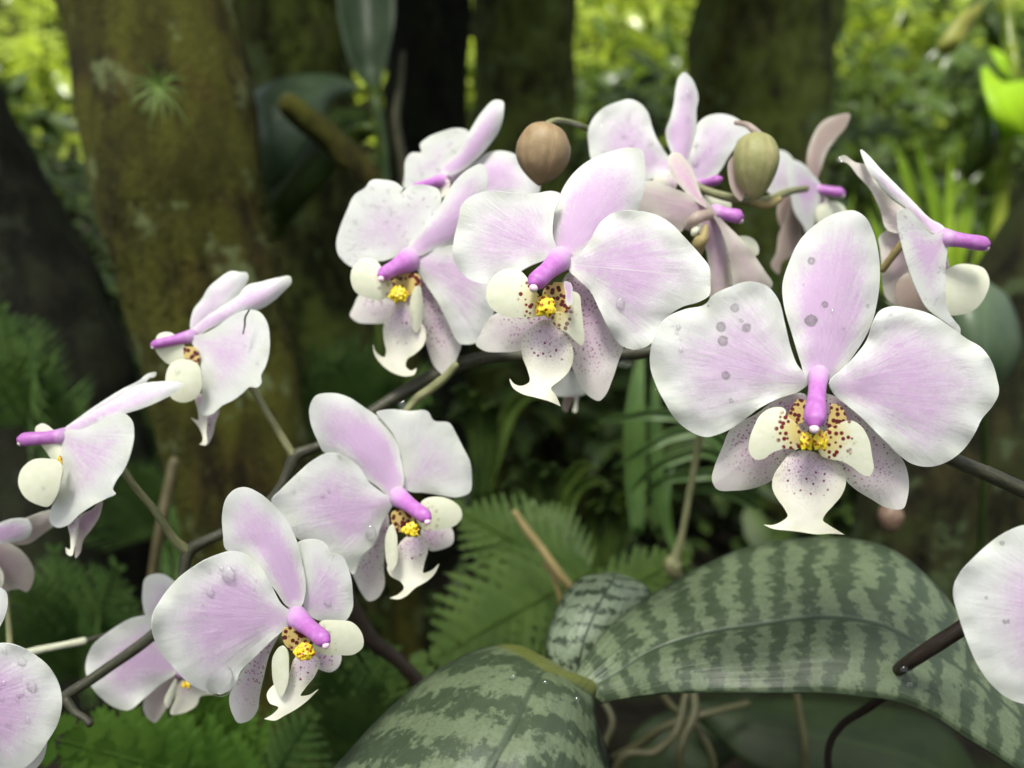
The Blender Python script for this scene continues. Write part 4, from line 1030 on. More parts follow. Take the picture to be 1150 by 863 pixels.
# ---- flower behind it on the left
f = Flower(C_, (242, 488), 0.30, -0.55, 0.15, 'orchid flower with a notched bruised upper petal, left neighbour of the centre flower', seed=3)
f.sepal([(232, 475), (265, 420), (320, 350), (370, 270), (410, 235), (450, 222), (462, 240), (462, 290), (450, 330), (420, 400), (370, 455), (310, 472), (252, 490)], (242, 484), (460, 228), off=-0.001, pink=1.1)
f.petal([(235, 488), (232, 470), (265, 430), (310, 370), (328, 325), (318, 295), (285, 283), (240, 285), (205, 310, 1), (217, 292, 1), (195, 275), (160, 267), (120, 270), (105, 290), (75, 310), (50, 360), (30, 410), (20, 450), (25, 485), (45, 510), (75, 525), (110, 510), (160, 505), (205, 492)], (236, 486), (25, 440), mat='petal_bruised', pink=0.75, off=0.001)
f.petal([(246, 495), (310, 472), (365, 458), (420, 450), (490, 520), (490, 620), (470, 690), (440, 742), (385, 749), (350, 690), (320, 630), (280, 570), (250, 515)], (248, 500), (460, 700), pink=0.9)
f.lower([(250, 550), (180, 615), (140, 612), (90, 603), (70, 640), (60, 665), (80, 685), (120, 690), (165, 688), (220, 660), (260, 600)], (250, 560), (62, 672))
f.lower([(262, 540), (300, 585), (340, 660), (375, 710), (388, 745), (375, 790), (355, 830), (340, 842), (315, 825), (290, 770), (278, 710), (270, 640), (255, 580)], (262, 545), (342, 842))
f.lip([(210, 625), (175, 660), (158, 700), (160, 740), (166, 775), (162, 788), (142, 780), (132, 768), (127, 752, 1), (132, 780), (155, 812), (190, 836), (228, 845), (250, 838), (256, 820, 1), (240, 828), (224, 816), (228, 795), (250, 780), (278, 750), (282, 710), (265, 680), (240, 645)], (220, 630), (200, 835))
f.lobe([(158, 535), (135, 503), (100, 500), (68, 525), (62, 560), (75, 595), (110, 615), (150, 620), (180, 605), (185, 575)], (195, 575), (64, 555), gx=-0.1, off=-0.012, pink=0.4)
f.lobe([(257, 580), (240, 610), (235, 650), (240, 690), (255, 717), (268, 700), (275, 650), (272, 605), (265, 580)], (260, 580), (255, 716), gx=0.5, pink=0.0)
f.throat([(180, 575), (215, 545), (262, 548), (265, 585), (240, 605), (200, 580)], (215, 550), (250, 600), off=-0.006)
f.callus((203, 607), 30, 30)
f.column((235, 503), (152, 548), 38, 27, fwd=0.012)

# ---- flower behind, top left
f = Flower(C_, (338, 250), 0.335, -0.5, 0.1, 'orchid flower behind the notched one, upright narrow sepal pointing up right', seed=4)
f.sepal([(330, 248), (380, 180), (420, 110), (450, 65), (490, 32), (508, 35), (512, 70), (500, 120), (470, 165), (430, 210), (380, 245), (348, 254)], (338, 250), (505, 30), off=-0.002, pink=1.15)
f.petal([(330, 256), (340, 240), (370, 200), (412, 150), (405, 122), (380, 115), (330, 125), (285, 145), (265, 165), (270, 185), (240, 188), (225, 205), (220, 250), (218, 290), (260, 285), (300, 270)], (332, 254), (225, 190), mat='petal_bruised', pink=0.55, off=0.001)
f.petal([(345, 258), (400, 235), (430, 215), (460, 190), (510, 182), (550, 195), (590, 250), (615, 270), (616, 305), (560, 320), (500, 330), (440, 320), (380, 290)], (348, 262), (610, 280), pink=1.0, off=0.003)
f.column((335, 268), (250, 290), 22, 17, fwd=0.010, cap=False)
f.lip([(296, 280), (325, 264), (352, 268), (350, 300), (328, 320), (306, 306)], (340, 265), (320, 318), off=-0.004)

# ---- top flower with drops
f = Flower(E_, (400, 385), 0.325, 0.05, 0.1, 'orchid flower at the top centre beaded with water drops, sepal upright', seed=5)
f.sepal([(378, 350), (350, 290), (343, 250), (360, 200), (372, 150), (380, 90), (392, 50), (410, 36), (435, 55), (455, 95), (462, 130), (455, 170), (455, 210), (445, 280), (430, 350), (405, 390)], (400, 385), (410, 36), off=-0.001)
f.petal([(375, 380), (340, 320), (310, 270), (295, 230), (280, 180), (255, 150), (215, 133), (170, 143), (120, 165), (85, 200), (65, 250), (68, 300), (75, 345), (110, 400), (150, 440), (210, 440), (280, 425), (330, 405), (365, 395)], (380, 390), (75, 240), pink=0.9)
f.petal([(420, 390), (440, 300), (455, 225), (490, 195), (540, 185), (590, 197), (630, 225), (655, 255), (640, 275), (600, 300), (570, 340), (540, 390), (500, 430), (465, 452), (430, 430)], (425, 400), (640, 240), pink=0.8, bend=0.2)
f.lip([(300, 420), (330, 400), (370, 405), (385, 440), (360, 470), (310, 450)], (380, 430), (305, 430), off=-0.004)
f.lobe([(480, 480), (520, 468), (575, 495), (578, 530), (530, 540), (490, 520)], (480, 500), (578, 510), off=0.0, pink=0.0)
f.column((470, 440), (540, 420), 22, 22, fwd=0.008, cap=False)

# ---- flower seen from behind
f = Flower(E_, (505, 535), 0.30, 0.75, 0.1, 'orchid flower turned away, showing dull pale backs under the dewy top flower', seed=6)
f.sepal([(352, 360), (362, 328), (390, 325), (420, 355), (450, 410), (470, 470), (500, 525), (440, 490), (400, 450), (368, 410)], (495, 520), (370, 325), gx=0.35, gy=-0.4, off=0.0, mat='petal_back', pink=1.0)
f.petal([(470, 480), (510, 520), (560, 580), (610, 630), (660, 690), (700, 750), (728, 800), (700, 830), (650, 840), (600, 830), (580, 740), (560, 650), (530, 580), (495, 530)], (490, 505), (725, 810), gx=-0.25, off=-0.003, mat='petal_back', pink=0.5)
f.petal([(230, 450), (290, 425), (350, 445), (430, 475), (490, 505), (520, 545), (460, 560), (420, 580), (400, 610), (340, 580), (290, 540), (235, 540)], (515, 540), (240, 480), gx=0.5, off=0.004, mat='petal_back', pink=0.5)
f.lower([(470, 560), (530, 550), (555, 620), (575, 740), (570, 820), (510, 860), (500, 760), (490, 680), (465, 600)], (500, 555), (540, 850), gx=0.3, off=0.002, mat='petal_back', pink=0.8)
f.lip([(545, 600), (566, 640), (585, 720), (606, 800), (570, 800), (555, 720), (540, 640)], (550, 600), (595, 800), off=0.006, gx=0.0)
f.lobe([(600, 630), (640, 625), (672, 650), (676, 690), (650, 700), (610, 670)], (600, 640), (675, 680), off=0.010, pink=0.0, gx=-0.2)
f.column((530, 540), (612, 556), 30, 32, fwd=0.002, cap=True)
tube('pedicel', [D for D in [E_([(425, 590)])[0] + (0.296, 6), E_([(455, 560)])[0] + (0.293, 7), E_([(500, 548)])[0] + (0.297, 6)]], M['petal_wilt'], f.root)
tube('pedicel', [E_([(488, 590)])[0] + (0.292, 3), E_([(480, 630)])[0] + (0.291, 6), E_([(465, 650)])[0] + (0.292, 8), E_([(455, 690)])[0] + (0.295, 6)], M['tan_stem'], f.root)
blob('side_lobe', (P(*E_([(452, 603)])[0], 0.294), P(0, 0, 1) - P(1, -1.6, 1), 0.0048, [(0, .0003), (.2, .0011), (.5, .0015), (.8, .0011), (1, .0002)]), M['lobe'], f.lp)

# ---- far small flower with brownish sepal
f = Flower(E_, (885, 440), 0.375, 0.55, 0.1, 'small blurred orchid flower between green bud and spotted flower, brownish raised sepal', seed=7)
f.sepal([(1005, 185), (960, 190), (905, 215), (870, 270), (852, 330), (855, 390), (880, 430), (900, 390), (920, 330), (960, 270), (990, 235)], (880, 425), (1005, 185), mat='petal_wilt', pink=0.4)
f.petal([(710, 330), (760, 315), (800, 345), (800, 400), (790, 450), (750, 478), (715, 470), (700, 400)], (800, 440), (705, 390), gx=0.3, off=0.006, pink=0.5)
f.petal([(795, 350), (830, 360), (870, 400), (900, 440), (897, 500), (885, 560), (870, 600), (855, 622), (840, 590), (810, 545), (795, 490), (783, 420)], (893, 450), (850, 610), gx=0.7, off=-0.004)
f.lower([(800, 480), (820, 540), (835, 600), (825, 660), (790, 700), (762, 720), (750, 762), (722, 728), (740, 690), (750, 620), (775, 560)], (810, 490), (740, 750), mat='petal_wilt', pink=0.2)
f.lower([(770, 470), (795, 490), (792, 560), (765, 600), (745, 560)], (785, 475), (760, 600), mat='petal_wilt', pink=0.2, off=0.008)
f.lip([(895, 470), (930, 500), (930, 560), (905, 600), (880, 560)], (895, 480), (905, 600), off=-0.002)
f.lobe([(895, 515), (945, 500), (985, 518), (992, 560), (950, 592), (900, 592)], (895, 550), (992, 550), off=-0.006, pink=0.0)
f.column((880, 455), (980, 470), 22, 23, fwd=0.004)

# ---- side view on the far right
f = Flower(G_, (492, 392), 0.268, 0.6, 0.05, 'orchid flower in profile facing right, its lilac column sticking out', seed=8)
f.sepal([(163, 62), (185, 80), (240, 140), (300, 200), (370, 270), (430, 330), (485, 365), (495, 392), (450, 392), (400, 355), (330, 285), (270, 240), (220, 185), (180, 125)], (490, 382), (163, 62), gx=0.1, gy=-0.5, off=0.0, pink=1.1)
f.petal([(90, 85), (75, 95), (82, 108), (100, 112), (150, 165), (195, 215), (235, 295), (265, 375), (310, 390), (400, 385), (460, 385), (420, 360), (330, 290), (270, 245), (220, 185), (182, 122), (140, 112)], (470, 380), (85, 95), gx=-0.35, off=0.006, mat='petal_back', pink=0.25)
f.petal([(495, 385), (440, 392), (380, 330), (330, 290), (308, 300), (303, 350), (320, 430), (345, 520), (380, 610), (420, 680), (465, 715), (520, 755), (545, 785), (548, 760), (520, 720), (500, 690), (490, 600), (492, 500), (500, 425)], (494, 400), (440, 700), gx=0.55, off=-0.002, mat='petal_bruised', pink=1.25)
f.lower([(330, 365), (270, 372), (230, 405), (236, 450), (240, 500), (245, 590), (255, 630), (300, 665), (360, 640), (380, 500), (345, 420)], (400, 400), (250, 600), gx=-0.2, off=0.012, mat='petal_back', pink=0.5)
f.lower([(300, 580), (345, 540), (400, 600), (430, 690), (310, 670)], (400, 570), (310, 660), gx=-0.1, off=0.010, mat='petal_wilt', pink=0.1)
f.lip([(492, 470), (505, 520), (505, 640), (492, 700), (470, 620), (470, 500)], (492, 470), (492, 700), off=0.006)
f.lobe([(480, 540), (530, 510), (590, 508), (640, 525), (660, 570), (645, 630), (600, 685), (550, 703), (480, 700)], (488, 600), (655, 590), off=0.003, gx=0.2, pink=0.0, cross=0.15)
f.column((488, 405), (648, 430), 38, 36, fwd=0.001)
tube('pedicel', [G_([(345, 400)])[0] + (0.276, 5), G_([(300, 455)])[0] + (0.279, 4.5), G_([(245, 530)])[0] + (0.284, 4)], M['tan_stem'], f.root)

# ---- two profiles on the left
f = Flower(H_, (258, 330), 0.297, -0.6, 0.05, 'orchid flower in profile facing left, upper of two on thin stalks, dark hair on petal', seed=9)
f.sepal([(258, 330), (300, 275), (380, 220), (460, 165), (500, 120), (560, 105), (640, 85), (690, 82), (697, 100), (660, 150), (610, 195), (550, 228), (480, 235), (400, 280), (330, 315), (272, 340)], (262, 328), (695, 88), gx=0.05, off=0.0)
f.petal([(260, 320), (262, 230), (300, 180), (330, 130), (370, 95), (395, 75), (430, 58), (470, 62), (500, 65), (507, 85), (495, 115), (450, 175), (400, 225), (330, 275), (280, 310)], (262, 318), (490, 65), gx=0.35, off=0.003, pink=0.45)
f.petal([(254, 345), (300, 335), (370, 300), (440, 250), (510, 228), (550, 235), (585, 280), (598, 350), (595, 430), (580, 480), (560, 520), (562, 550), (545, 570), (510, 568), (480, 595), (440, 625), (390, 650), (340, 690), (310, 693), (293, 680), (300, 620), (300, 520), (285, 430)], (258, 348), (520, 520), gx=-0.5, gy=-0.1, off=-0.002, pink=0.95)
f.lower([(320, 670), (375, 665), (360, 730), (345, 790), (322, 824), (315, 780), (322, 720)], (345, 640), (322, 824), gx=-0.2, off=0.004, pink=0.6)
f.lip([(272, 600), (310, 600), (328, 690), (320, 760), (316, 826), (290, 822, 1), (302, 808), (292, 755), (268, 722), (252, 704, 1), (283, 716), (282, 670)], (290, 590), (312, 824), off=-0.001)
f.lobe([(215, 445), (165, 465), (143, 510), (145, 570), (170, 620), (220, 637), (270, 620), (297, 580), (298, 520), (280, 470)], (280, 480), (170, 600), gx=-0.3, off=-0.012, pink=0.0, cross=0.15)
f.lobe([(150, 325), (110, 335), (95, 400), (120, 440), (155, 468), (215, 450), (235, 410), (220, 380)], (235, 420), (110, 370), gx=0.1, off=-0.003, pink=0.0)
f.throat([(215, 400), (270, 395), (290, 450), (270, 480), (220, 430)], (260, 395), (250, 470), off=-0.005)
f.column((258, 345), (85, 382), 34, 26, fwd=0.004)
tube('stain_line', [H_([(510, 228)])[0] + (0.2805, 1.0), H_([(492, 262)])[0] + (0.2805, 1.2), H_([(490, 295)])[0] + (0.2808, 1.1), H_([(482, 335)])[0] + (0.282, 0.8)], M['dark_stem'], f.root, seg=6).name = 'hair'

f = Flower(I_, (252, 315), 0.277, -0.6, 0.05, 'orchid flower in profile facing left with round cream lobe, lowest on the left stalks', seed=10)
f.sepal([(258, 310), (350, 240), (470, 170), (560, 115), (640, 103), (710, 104), (743, 115), (720, 140), (660, 175), (580, 210), (510, 232), (430, 258), (340, 298), (270, 320)], (260, 312), (743, 115), gx=0.0, off=0.0)
f.petal([(262, 300), (330, 240), (410, 185), (500, 130), (560, 100), (600, 70), (630, 68), (628, 82), (600, 92), (590, 110), (560, 145), (480, 195), (380, 250), (300, 300)], (268, 300), (628, 72), gx=0.3, off=0.003, pink=0.35)
f.petal([(246, 345), (258, 305), (330, 295), (430, 250), (500, 232), (530, 260), (540, 310), (530, 380), (500, 460), (465, 510), (455, 545), (465, 555), (430, 575), (380, 600), (320, 640), (270, 685), (230, 693), (203, 675), (205, 620), (235, 560), (250, 480), (252, 410)], (250, 325), (420, 560), gx=-0.5, gy=-0.1, off=-0.002)
f.lower([(320, 645), (370, 620), (413, 583), (405, 640), (370, 700), (335, 745), (320, 800), (305, 817), (303, 780), (312, 715)], (370, 580), (305, 817), gx=-0.2, off=0.004, pink=1.0, mat='petal_back')
f.lip([(278, 660), (312, 650), (314, 720), (302, 770), (286, 808), (270, 800), (264, 774, 1), (279, 783), (284, 740)], (300, 640), (284, 806), off=0.001)
f.lobe([(195, 415), (130, 420), (85, 460), (73, 510), (100, 570), (150, 600), (195, 608), (225, 570), (245, 500), (250, 450), (230, 425)], (248, 450), (90, 540), gx=-0.3, off=-0.012, pink=0.0, cross=0.15)
f.lobe([(145, 285), (170, 272), (200, 285), (245, 360), (250, 410), (225, 428), (185, 385), (160, 350)], (248, 420), (150, 280), gx=0.1, off=-0.003, pink=0.0)
f.callus((241, 425), 12, 26, off=-0.008)
f.column((252, 325), (82, 338), 36, 34, fwd=0.004)

# ---- middle pair
f = Flower(J_, (480, 420), 0.285, 0.42, 0.12, 'orchid flower facing right, upper of the middle pair, squarish pale right petal', seed=11)
f.sepal([(470, 425), (400, 380), (330, 330), (260, 270), (215, 262), (185, 210), (162, 150), (158, 90), (180, 50), (240, 38), (300, 52), (360, 90), (430, 140), (480, 210), (500, 290), (505, 390)], (488, 405), (190, 40), off=0.0015, pink=1.1)
f.petal([(508, 395), (500, 280), (470, 190), (430, 140), (408, 112), (450, 100), (530, 105), (600, 108), (620, 140), (680, 150), (705, 190), (730, 240), (755, 290), (763, 350), (755, 410), (710, 427), (650, 420), (580, 410), (540, 408)], (512, 402), (740, 260), off=0.004, pink=0.85)
f.petal([(475, 440), (430, 410), (380, 370), (340, 310), (290, 275), (230, 262), (170, 290), (100, 350), (50, 400), (15, 440), (60, 500), (100, 570), (200, 620), (250, 650), (300, 690), (318, 715), (350, 650), (400, 600), (430, 520), (462, 470)], (472, 445), (50, 470), off=-0.001, pink=1.0)
f.lower([(445, 480), (455, 560), (440, 620), (435, 690), (437, 760), (410, 805), (378, 815), (355, 790), (330, 740), (320, 715), (345, 660), (390, 590), (420, 520)], (445, 475), (380, 815), gx=0.2, off=0.005)
f.lower([(580, 540), (630, 535), (686, 540), (692, 600), (650, 622), (610, 627), (580, 600)], (570, 560), (692, 600), off=0.008)
f.lip([(500, 590), (470, 650), (447, 690), (460, 720), (500, 745), (510, 765), (490, 788), (456, 803, 1), (490, 808), (520, 795), (550, 767), (600, 737), (625, 712), (642, 676, 1), (610, 703), (582, 710), (585, 680), (600, 620), (590, 580), (540, 565)], (545, 570), (545, 770), gx=0.2)
f.lobe([(580, 440), (640, 425), (690, 440), (722, 470), (727, 500), (705, 530), (640, 548), (585, 548), (560, 520), (565, 470)], (565, 520), (727, 490), off=-0.004, pink=0.3)
f.lobe([(462, 530), (445, 560), (440, 620), (450, 680), (465, 700), (480, 680), (486, 610), (480, 555)], (465, 530), (463, 700), gx=-0.5, off=-0.012, pink=0.0)
f.throat([(465, 485), (520, 480), (550, 510), (530, 545), (485, 555), (465, 520)], (490, 485), (500, 550), off=-0.005)
f.callus((537, 550), 33, 33)
f.column((492, 428), (598, 505), 40, 35, fwd=0.012)

f = Flower(K_, (530, 445), 0.25, 0.42, 0.12, 'orchid flower facing right, lower of the middle pair, big drop on its rim', seed=12)
f.sepal([(510, 440), (460, 380), (420, 330), (380, 275), (330, 250), (290, 240), (278, 180), (276, 110), (290, 60), (320, 30), (350, 22), (400, 40), (450, 80), (500, 140), (535, 210), (555, 290), (562, 400), (545, 440)], (530, 432), (335, 22), off=0.0015, pink=1.1)
f.petal([(515, 460), (480, 425), (450, 370), (410, 300), (360, 255), (310, 243), (260, 255), (190, 290), (120, 340), (70, 400), (38, 460), (34, 520), (60, 590), (110, 650), (160, 700), (220, 730), (280, 737), (310, 720), (340, 660), (400, 600), (440, 560), (490, 515), (512, 490)], (516, 468), (40, 500), off=-0.001, pink=1.0)
f.petal([(556, 430), (560, 350), (555, 280), (538, 215), (570, 203), (610, 205), (640, 225), (650, 245), (690, 260), (715, 310), (728, 390), (725, 450), (700, 487), (650, 490), (590, 475)], (560, 440), (690, 280), off=0.004, pink=0.95, mat='petal')
f.lower([(475, 525), (440, 600), (420, 680), (405, 750), (400, 790), (370, 830), (330, 838), (312, 810), (300, 750), (320, 700), (350, 650), (420, 570)], (480, 510), (325, 838), gx=0.2, off=0.005)
f.lower([(600, 590), (650, 590), (686, 600), (682, 640), (655, 662), (620, 657), (595, 640)], (590, 600), (680, 655), off=0.008)
f.lip([(530, 610), (500, 680), (455, 705), (430, 740), (440, 770), (470, 785), (450, 808), (421, 825, 1), (460, 830), (490, 814), (530, 792), (570, 762), (609, 723, 1), (575, 743), (547, 744), (562, 720), (600, 670), (612, 620), (580, 595)], (560, 600), (510, 790), gx=0.2)
f.lobe([(615, 490), (680, 483), (725, 490), (760, 530), (763, 575), (735, 600), (680, 604), (620, 600), (590, 585), (600, 540)], (590, 570), (763, 555), off=-0.004, pink=0.3)
f.lobe([(480, 573), (455, 600), (448, 660), (460, 720), (480, 748), (500, 710), (506, 640), (500, 590)], (483, 573), (478, 748), gx=-0.5, off=-0.012, pink=0.0)
f.throat([(487, 515), (550, 515), (580, 545), (560, 590), (510, 585), (485, 550)], (510, 515), (530, 590), off=-0.005)
f.callus((560, 594), 36, 38)
f.column((535, 475), (635, 556), 42, 36, fwd=0.012)

# ---- lower left flower behind the stem
f = Flower(L_, (575, 555), 0.315, 0.35, 0.1, 'blurred orchid flower behind the dark stem, above the bright fern tip', seed=13, pink=0.9)
f.sepal([(620, 420), (555, 262), (530, 245), (490, 242), (465, 255), (455, 300), (460, 360), (500, 430), (570, 540), (620, 520)], (580, 540), (480, 240), pink=0.7)
f.petal([(580, 550), (540, 450), (490, 378), (430, 380), (380, 405), (330, 440), (285, 490), (273, 540), (285, 590), (320, 635), (370, 670), (410, 678), (460, 640), (520, 590), (560, 565)], (575, 552), (275, 540), off=-0.001)
f.petal([(600, 560), (620, 480), (680, 470), (740, 520), (730, 590), (660, 600)], (590, 560), (735, 550), off=0.004)
f.lower([(565, 560), (520, 590), (470, 630), (457, 660), (470, 700), (495, 717), (520, 690), (550, 630), (575, 585)], (570, 562), (490, 715), off=0.004, mat='petal_back', pink=0.3)
f.lip([(570, 600), (560, 640), (545, 690), (590, 685), (630, 660), (640, 635), (685, 625), (650, 605), (610, 590), (590, 575)], (585, 580), (590, 685), off=-0.003)
f.lobe([(562, 578), (540, 610), (525, 650), (535, 672), (555, 640), (568, 600)], (565, 578), (530, 670), off=-0.008, pink=0.0)
f.callus((595, 597), 16, 14)
f.column((585, 555), (640, 585), 22, 20, fwd=0.008)

# ---- flowers cut by the frame
f = Flower(L_, (-160, 660), 0.232, 0.25, 0.1, 'orchid flower cut by the lower left frame edge, wet rounded petal', seed=14)
f.petal([(-150, 640), (-90, 520), (-40, 470), (0, 462), (50, 470), (110, 500), (160, 545), (190, 600), (198, 660), (185, 720), (150, 780), (110, 835), (50, 875), (-40, 860), (-110, 780), (-150, 690)], (-150, 660), (195, 650), pink=0.95)
f.sepal([(-155, 640), (-180, 500), (-130, 380), (-60, 300), (0, 285), (20, 300), (25, 330), (15, 380), (-5, 420), (-70, 540)], (-155, 645), (15, 300), off=0.003, pink=0.3)
f.lower([(-140, 700), (-60, 800), (0, 850), (60, 862), (120, 812), (150, 770), (140, 830), (90, 890), (20, 950), (-80, 940), (-140, 840)], (-145, 690), (60, 940), off=0.006)
f.lip([(-165, 720), (-120, 800), (-140, 900), (-190, 920), (-220, 820)], (-165, 720), (-165, 915), off=-0.006)
f.column((-160, 665), (-150, 740), 34, 32, fwd=0.012)

f = Flower(L_, (-60, 150), 0.305, 0.1, 0.5, 'orchid flower cut by the left frame edge below the profile flowers', seed=15)
f.petal([(-65, 130), (-30, 95), (0, 78), (50, 65), (90, 70), (102, 95), (95, 120), (60, 137), (0, 145), (-50, 150)], (-60, 135), (100, 95), off=-0.004, pink=1.1)
f.petal([(-50, 135), (20, 90), (80, 65), (150, 40), (190, 33), (178, 80), (140, 112), (90, 145), (40, 150), (-30, 150)], (-50, 140), (190, 36), off=0.004, pink=0.2, mat='petal_back')
f.lower([(-50, 150), (0, 140), (40, 150), (80, 180), (108, 230), (105, 270), (85, 300), (60, 290), (40, 292), (0, 300), (-50, 260)], (-50, 160), (100, 280), off=0.0, mat='petal_back', pink=0.3)
f.lip([(-60, 200), (-10, 210), (12, 250), (5, 285), (-50, 290)], (-60, 205), (0, 280), off=-0.006)
f.column((-60, 150), (-80, 210), 26, 25, fwd=0.01)

f = Flower(N_, (790, 370), 0.205, -0.1, 0.1, 'orchid flower cut by the right frame edge, pale round petal with tan flecks', seed=16)
M['petal_flecked'] = petal_mat('petal_flecked', spots=[N_([(x, y)])[0] + (r, k) for x, y, r, k in [(500, 143, 3.2, .6), (448, 318, 2.2, .5), (507, 395, 2.6, .7), (519, 394, 2.4, .7)]], fade=(0.35, 0.85))
f.petal([(780, 360), (760, 260), (720, 170), (650, 100), (570, 86), (520, 105), (450, 150), (400, 200), (365, 240), (347, 280), (345, 320), (358, 370), (385, 450), (420, 530), (470, 600), (520, 640), (570, 657), (650, 650), (720, 580), (765, 470), (785, 400)], (780, 375), (347, 330), mat='petal_flecked', pink=0.8)
f.sepal([(775, 350), (740, 250), (740, 100), (800, 30), (860, 90), (860, 250), (820, 350)], (795, 350), (800, 30), off=0.003)
f.lip([(770, 450), (830, 450), (850, 560), (800, 660), (750, 560)], (800, 440), (800, 650), off=-0.006)
f.column((790, 375), (770, 450), 34, 32, fwd=0.012)

f = Flower(O_, (480, 190), 0.335, 0.0, 0.3, 'small white petalled orchid flower peeping out behind the centre flower lip', seed=17)
f.petal([(480, 190), (400, 270), (335, 340), (345, 362), (400, 377), (480, 377), (560, 362), (610, 300), (570, 220)], (485, 195), (470, 378), pink=0.0, off=0.0)
f.lower([(430, 340), (487, 340), (478, 400), (455, 450), (438, 478), (415, 462), (418, 400)], (460, 300), (432, 478), mat='petal_wilt', pink=0.6, off=0.003)
f.lip([(492, 340), (515, 340), (510, 420), (500, 480), (484, 480), (488, 420)], (503, 320), (492, 480), off=0.003)
f.column((470, 180), (470, 120), 30, 28, fwd=0.006)

# ================================================================== buds
def bud(label, c, d, top, bot, rpx, mat, seed):
    a, b = P(*top, d), P(*bot, d)
    L = (b - a).length; r = rpx*d/FPX
    root = empty('orchid_bud', (a + b)/2, label, 'flower bud', 'closed orchid buds')
    prof = [(0, 0.14*r), (0.03, 0.42*r), (0.12, 0.78*r), (0.32, 1.0*r), (0.56, 0.98*r), (0.76, 0.78*r), (0.90, 0.44*r), (1, 0.05*r)]
    blob('sepal', ((a+b)/2, b-a, L, prof), mat, root, seg=72, lobes=6, lobe_amp=0.05, rough=0.10, freq=110)
    return root
r_ = bud('round brownish pink closed bud hanging on a bent stalk', None, 0.288, (614, 141), (605, 208), 30, M['bud_pink'], 1)
tube('stalk', [(613, 143, .288, 4.5), (617, 138, .288, 3.6), (628, 135.5, .293, 3.2), (645, 139, .31, 3.2), (662, 146, .340, 3.6), (690, 158, .36, 3.6)], M['pedicel'], r_)
r_ = bud('pale green closed bud with tan base in front of the dewy flower', None, 0.298, (850, 149), (847, 224), 25, M['bud_green'], 2)
tube('stalk', [(852, 152, .298, 5), (845, 145, .298, 4.2), (838, 140, .30, 3.2), (826, 138, .305, 2.5)], M['petal_wilt'], r_)
sheet('sepal', [(819, 180), (828, 172), (836, 190), (838, 212), (832, 226), (824, 218), (818, 200)], (828, 174), (830, 226), 0.300, -0.2, 0, M['petal_wilt'], r_, pink=0.4)
M['bud_brown'] = simple('bud_withered', (0.13, 0.08, 0.055), (0.19, 0.13, 0.09), 300)
r_ = empty('orchid_bud', P(1000, 580, 0.43), 'small withered brown bud hanging below the spotted flower', 'flower bud', 'closed orchid buds')
blob('sepal', (P(1000, 580, .43), UPV, 0.016, [(0, .0008), (.15, .004), (.5, .0062), (.8, .0045), (1, .001)]), M['bud_brown'], r_, seg=18, lobes=3, lobe_amp=.08)
tube('stalk', [(1000, 568, .43, 2.5), (1004, 540, .43, 2.2), (1010, 500, .42, 2.2)], M['tan_stem'], r_)

# ================================================================== flower spikes
def spike(label): return empty('flower_spike', (0, 0, 0), label, 'flower stem', 'orchid flower stems')
q = P(70, 785, .285)
s = empty('flower_spike', q, 'dark zigzag flower stem running up from lower left behind the middle pair', 'flower stem', 'orchid flower stems')
tube('stem', [(60, 792, .285, 5), (76, 780, .286, 6), (110, 758, .288, 6), (172, 713, .291, 6.5), (200, 680, .294, 6), (206, 645, .296, 6), (212, 620, .297, 7.5), (232, 607, .297, 6), (252, 598, .298, 6), (290, 575, .30, 5.5), (315, 547, .301, 5.5), (331, 514, .302, 7), (345, 506, .303, 6), (360, 500, .305, 5.5), (395, 480, .308, 6), (425, 458, .310, 7), (470, 432, .312, 8.5), (520, 408, .312, 8.5), (570, 400, .310, 7), (650, 402, .306, 7), (705, 398, .302, 7.5), (760, 390, .30, 6)], M['spike'], s, seg=14, rough=0.10, rfreq=130)
tube('pedicel', [(212, 620, .297, 6), (195, 605, .293, 5), (175, 575, .287, 4.4), (150, 545, .281, 4.2), (138, 528, .279, 4.6), (120, 508, .28, 4)], M['pedicel'], s, rough=0.06)
tube('pedicel', [(331, 514, .302, 5.5), (322, 500, .301, 4.6), (304, 470, .300, 4.2), (286, 440, .299, 4), (270, 415, .299, 4)], M['pedicel'], s, rough=0.06)
tube('pedicel', [(456, 462, .306, 4), (468, 448, .307, 5), (485, 436, .307, 5.5), (500, 424, .306, 5), (512, 410, .304, 4)], M['pedicel'], s, rough=0.08)
tube('stub', [(74, 786, .284, 5), (84, 800, .283, 4.2), (94, 806, .282, 4), (101, 813, .281, 5)], M['spike'], s, rough=0.15)
s = empty('flower_spike', P(1100, 530, .25), 'grey flower stem entering from the right edge behind the spotted flower', 'flower stem', 'orchid flower stems')
tube('stem', [(1240, 600, .26, 9), (1150, 551, .255, 9), (1070, 516, .25, 8), (1000, 485, .246, 7), (930, 460, .242, 6), (918, 447, .234, 5)], M['spike'], s, rough=0.08, rfreq=150)
s = empty('flower_spike', P(830, 220, .308), 'thin greenish flower stem between the two buds and small far flower', 'flower stem', 'orchid flower stems')
tube('stem', [(770, 200, .315, 4.5), (788, 212, .312, 4.5), (815, 221, .31, 5), (842, 226, .31, 5.5), (865, 224, .312, 5), (884, 216, .318, 4), (905, 212, .35, 4)], M['pedicel'], s, rough=0.08)
tube('pedicel', [(838, 225, .31, 4), (860, 231, .309, 4.5), (875, 224, .312, 4)], M['tan_stem'], s)

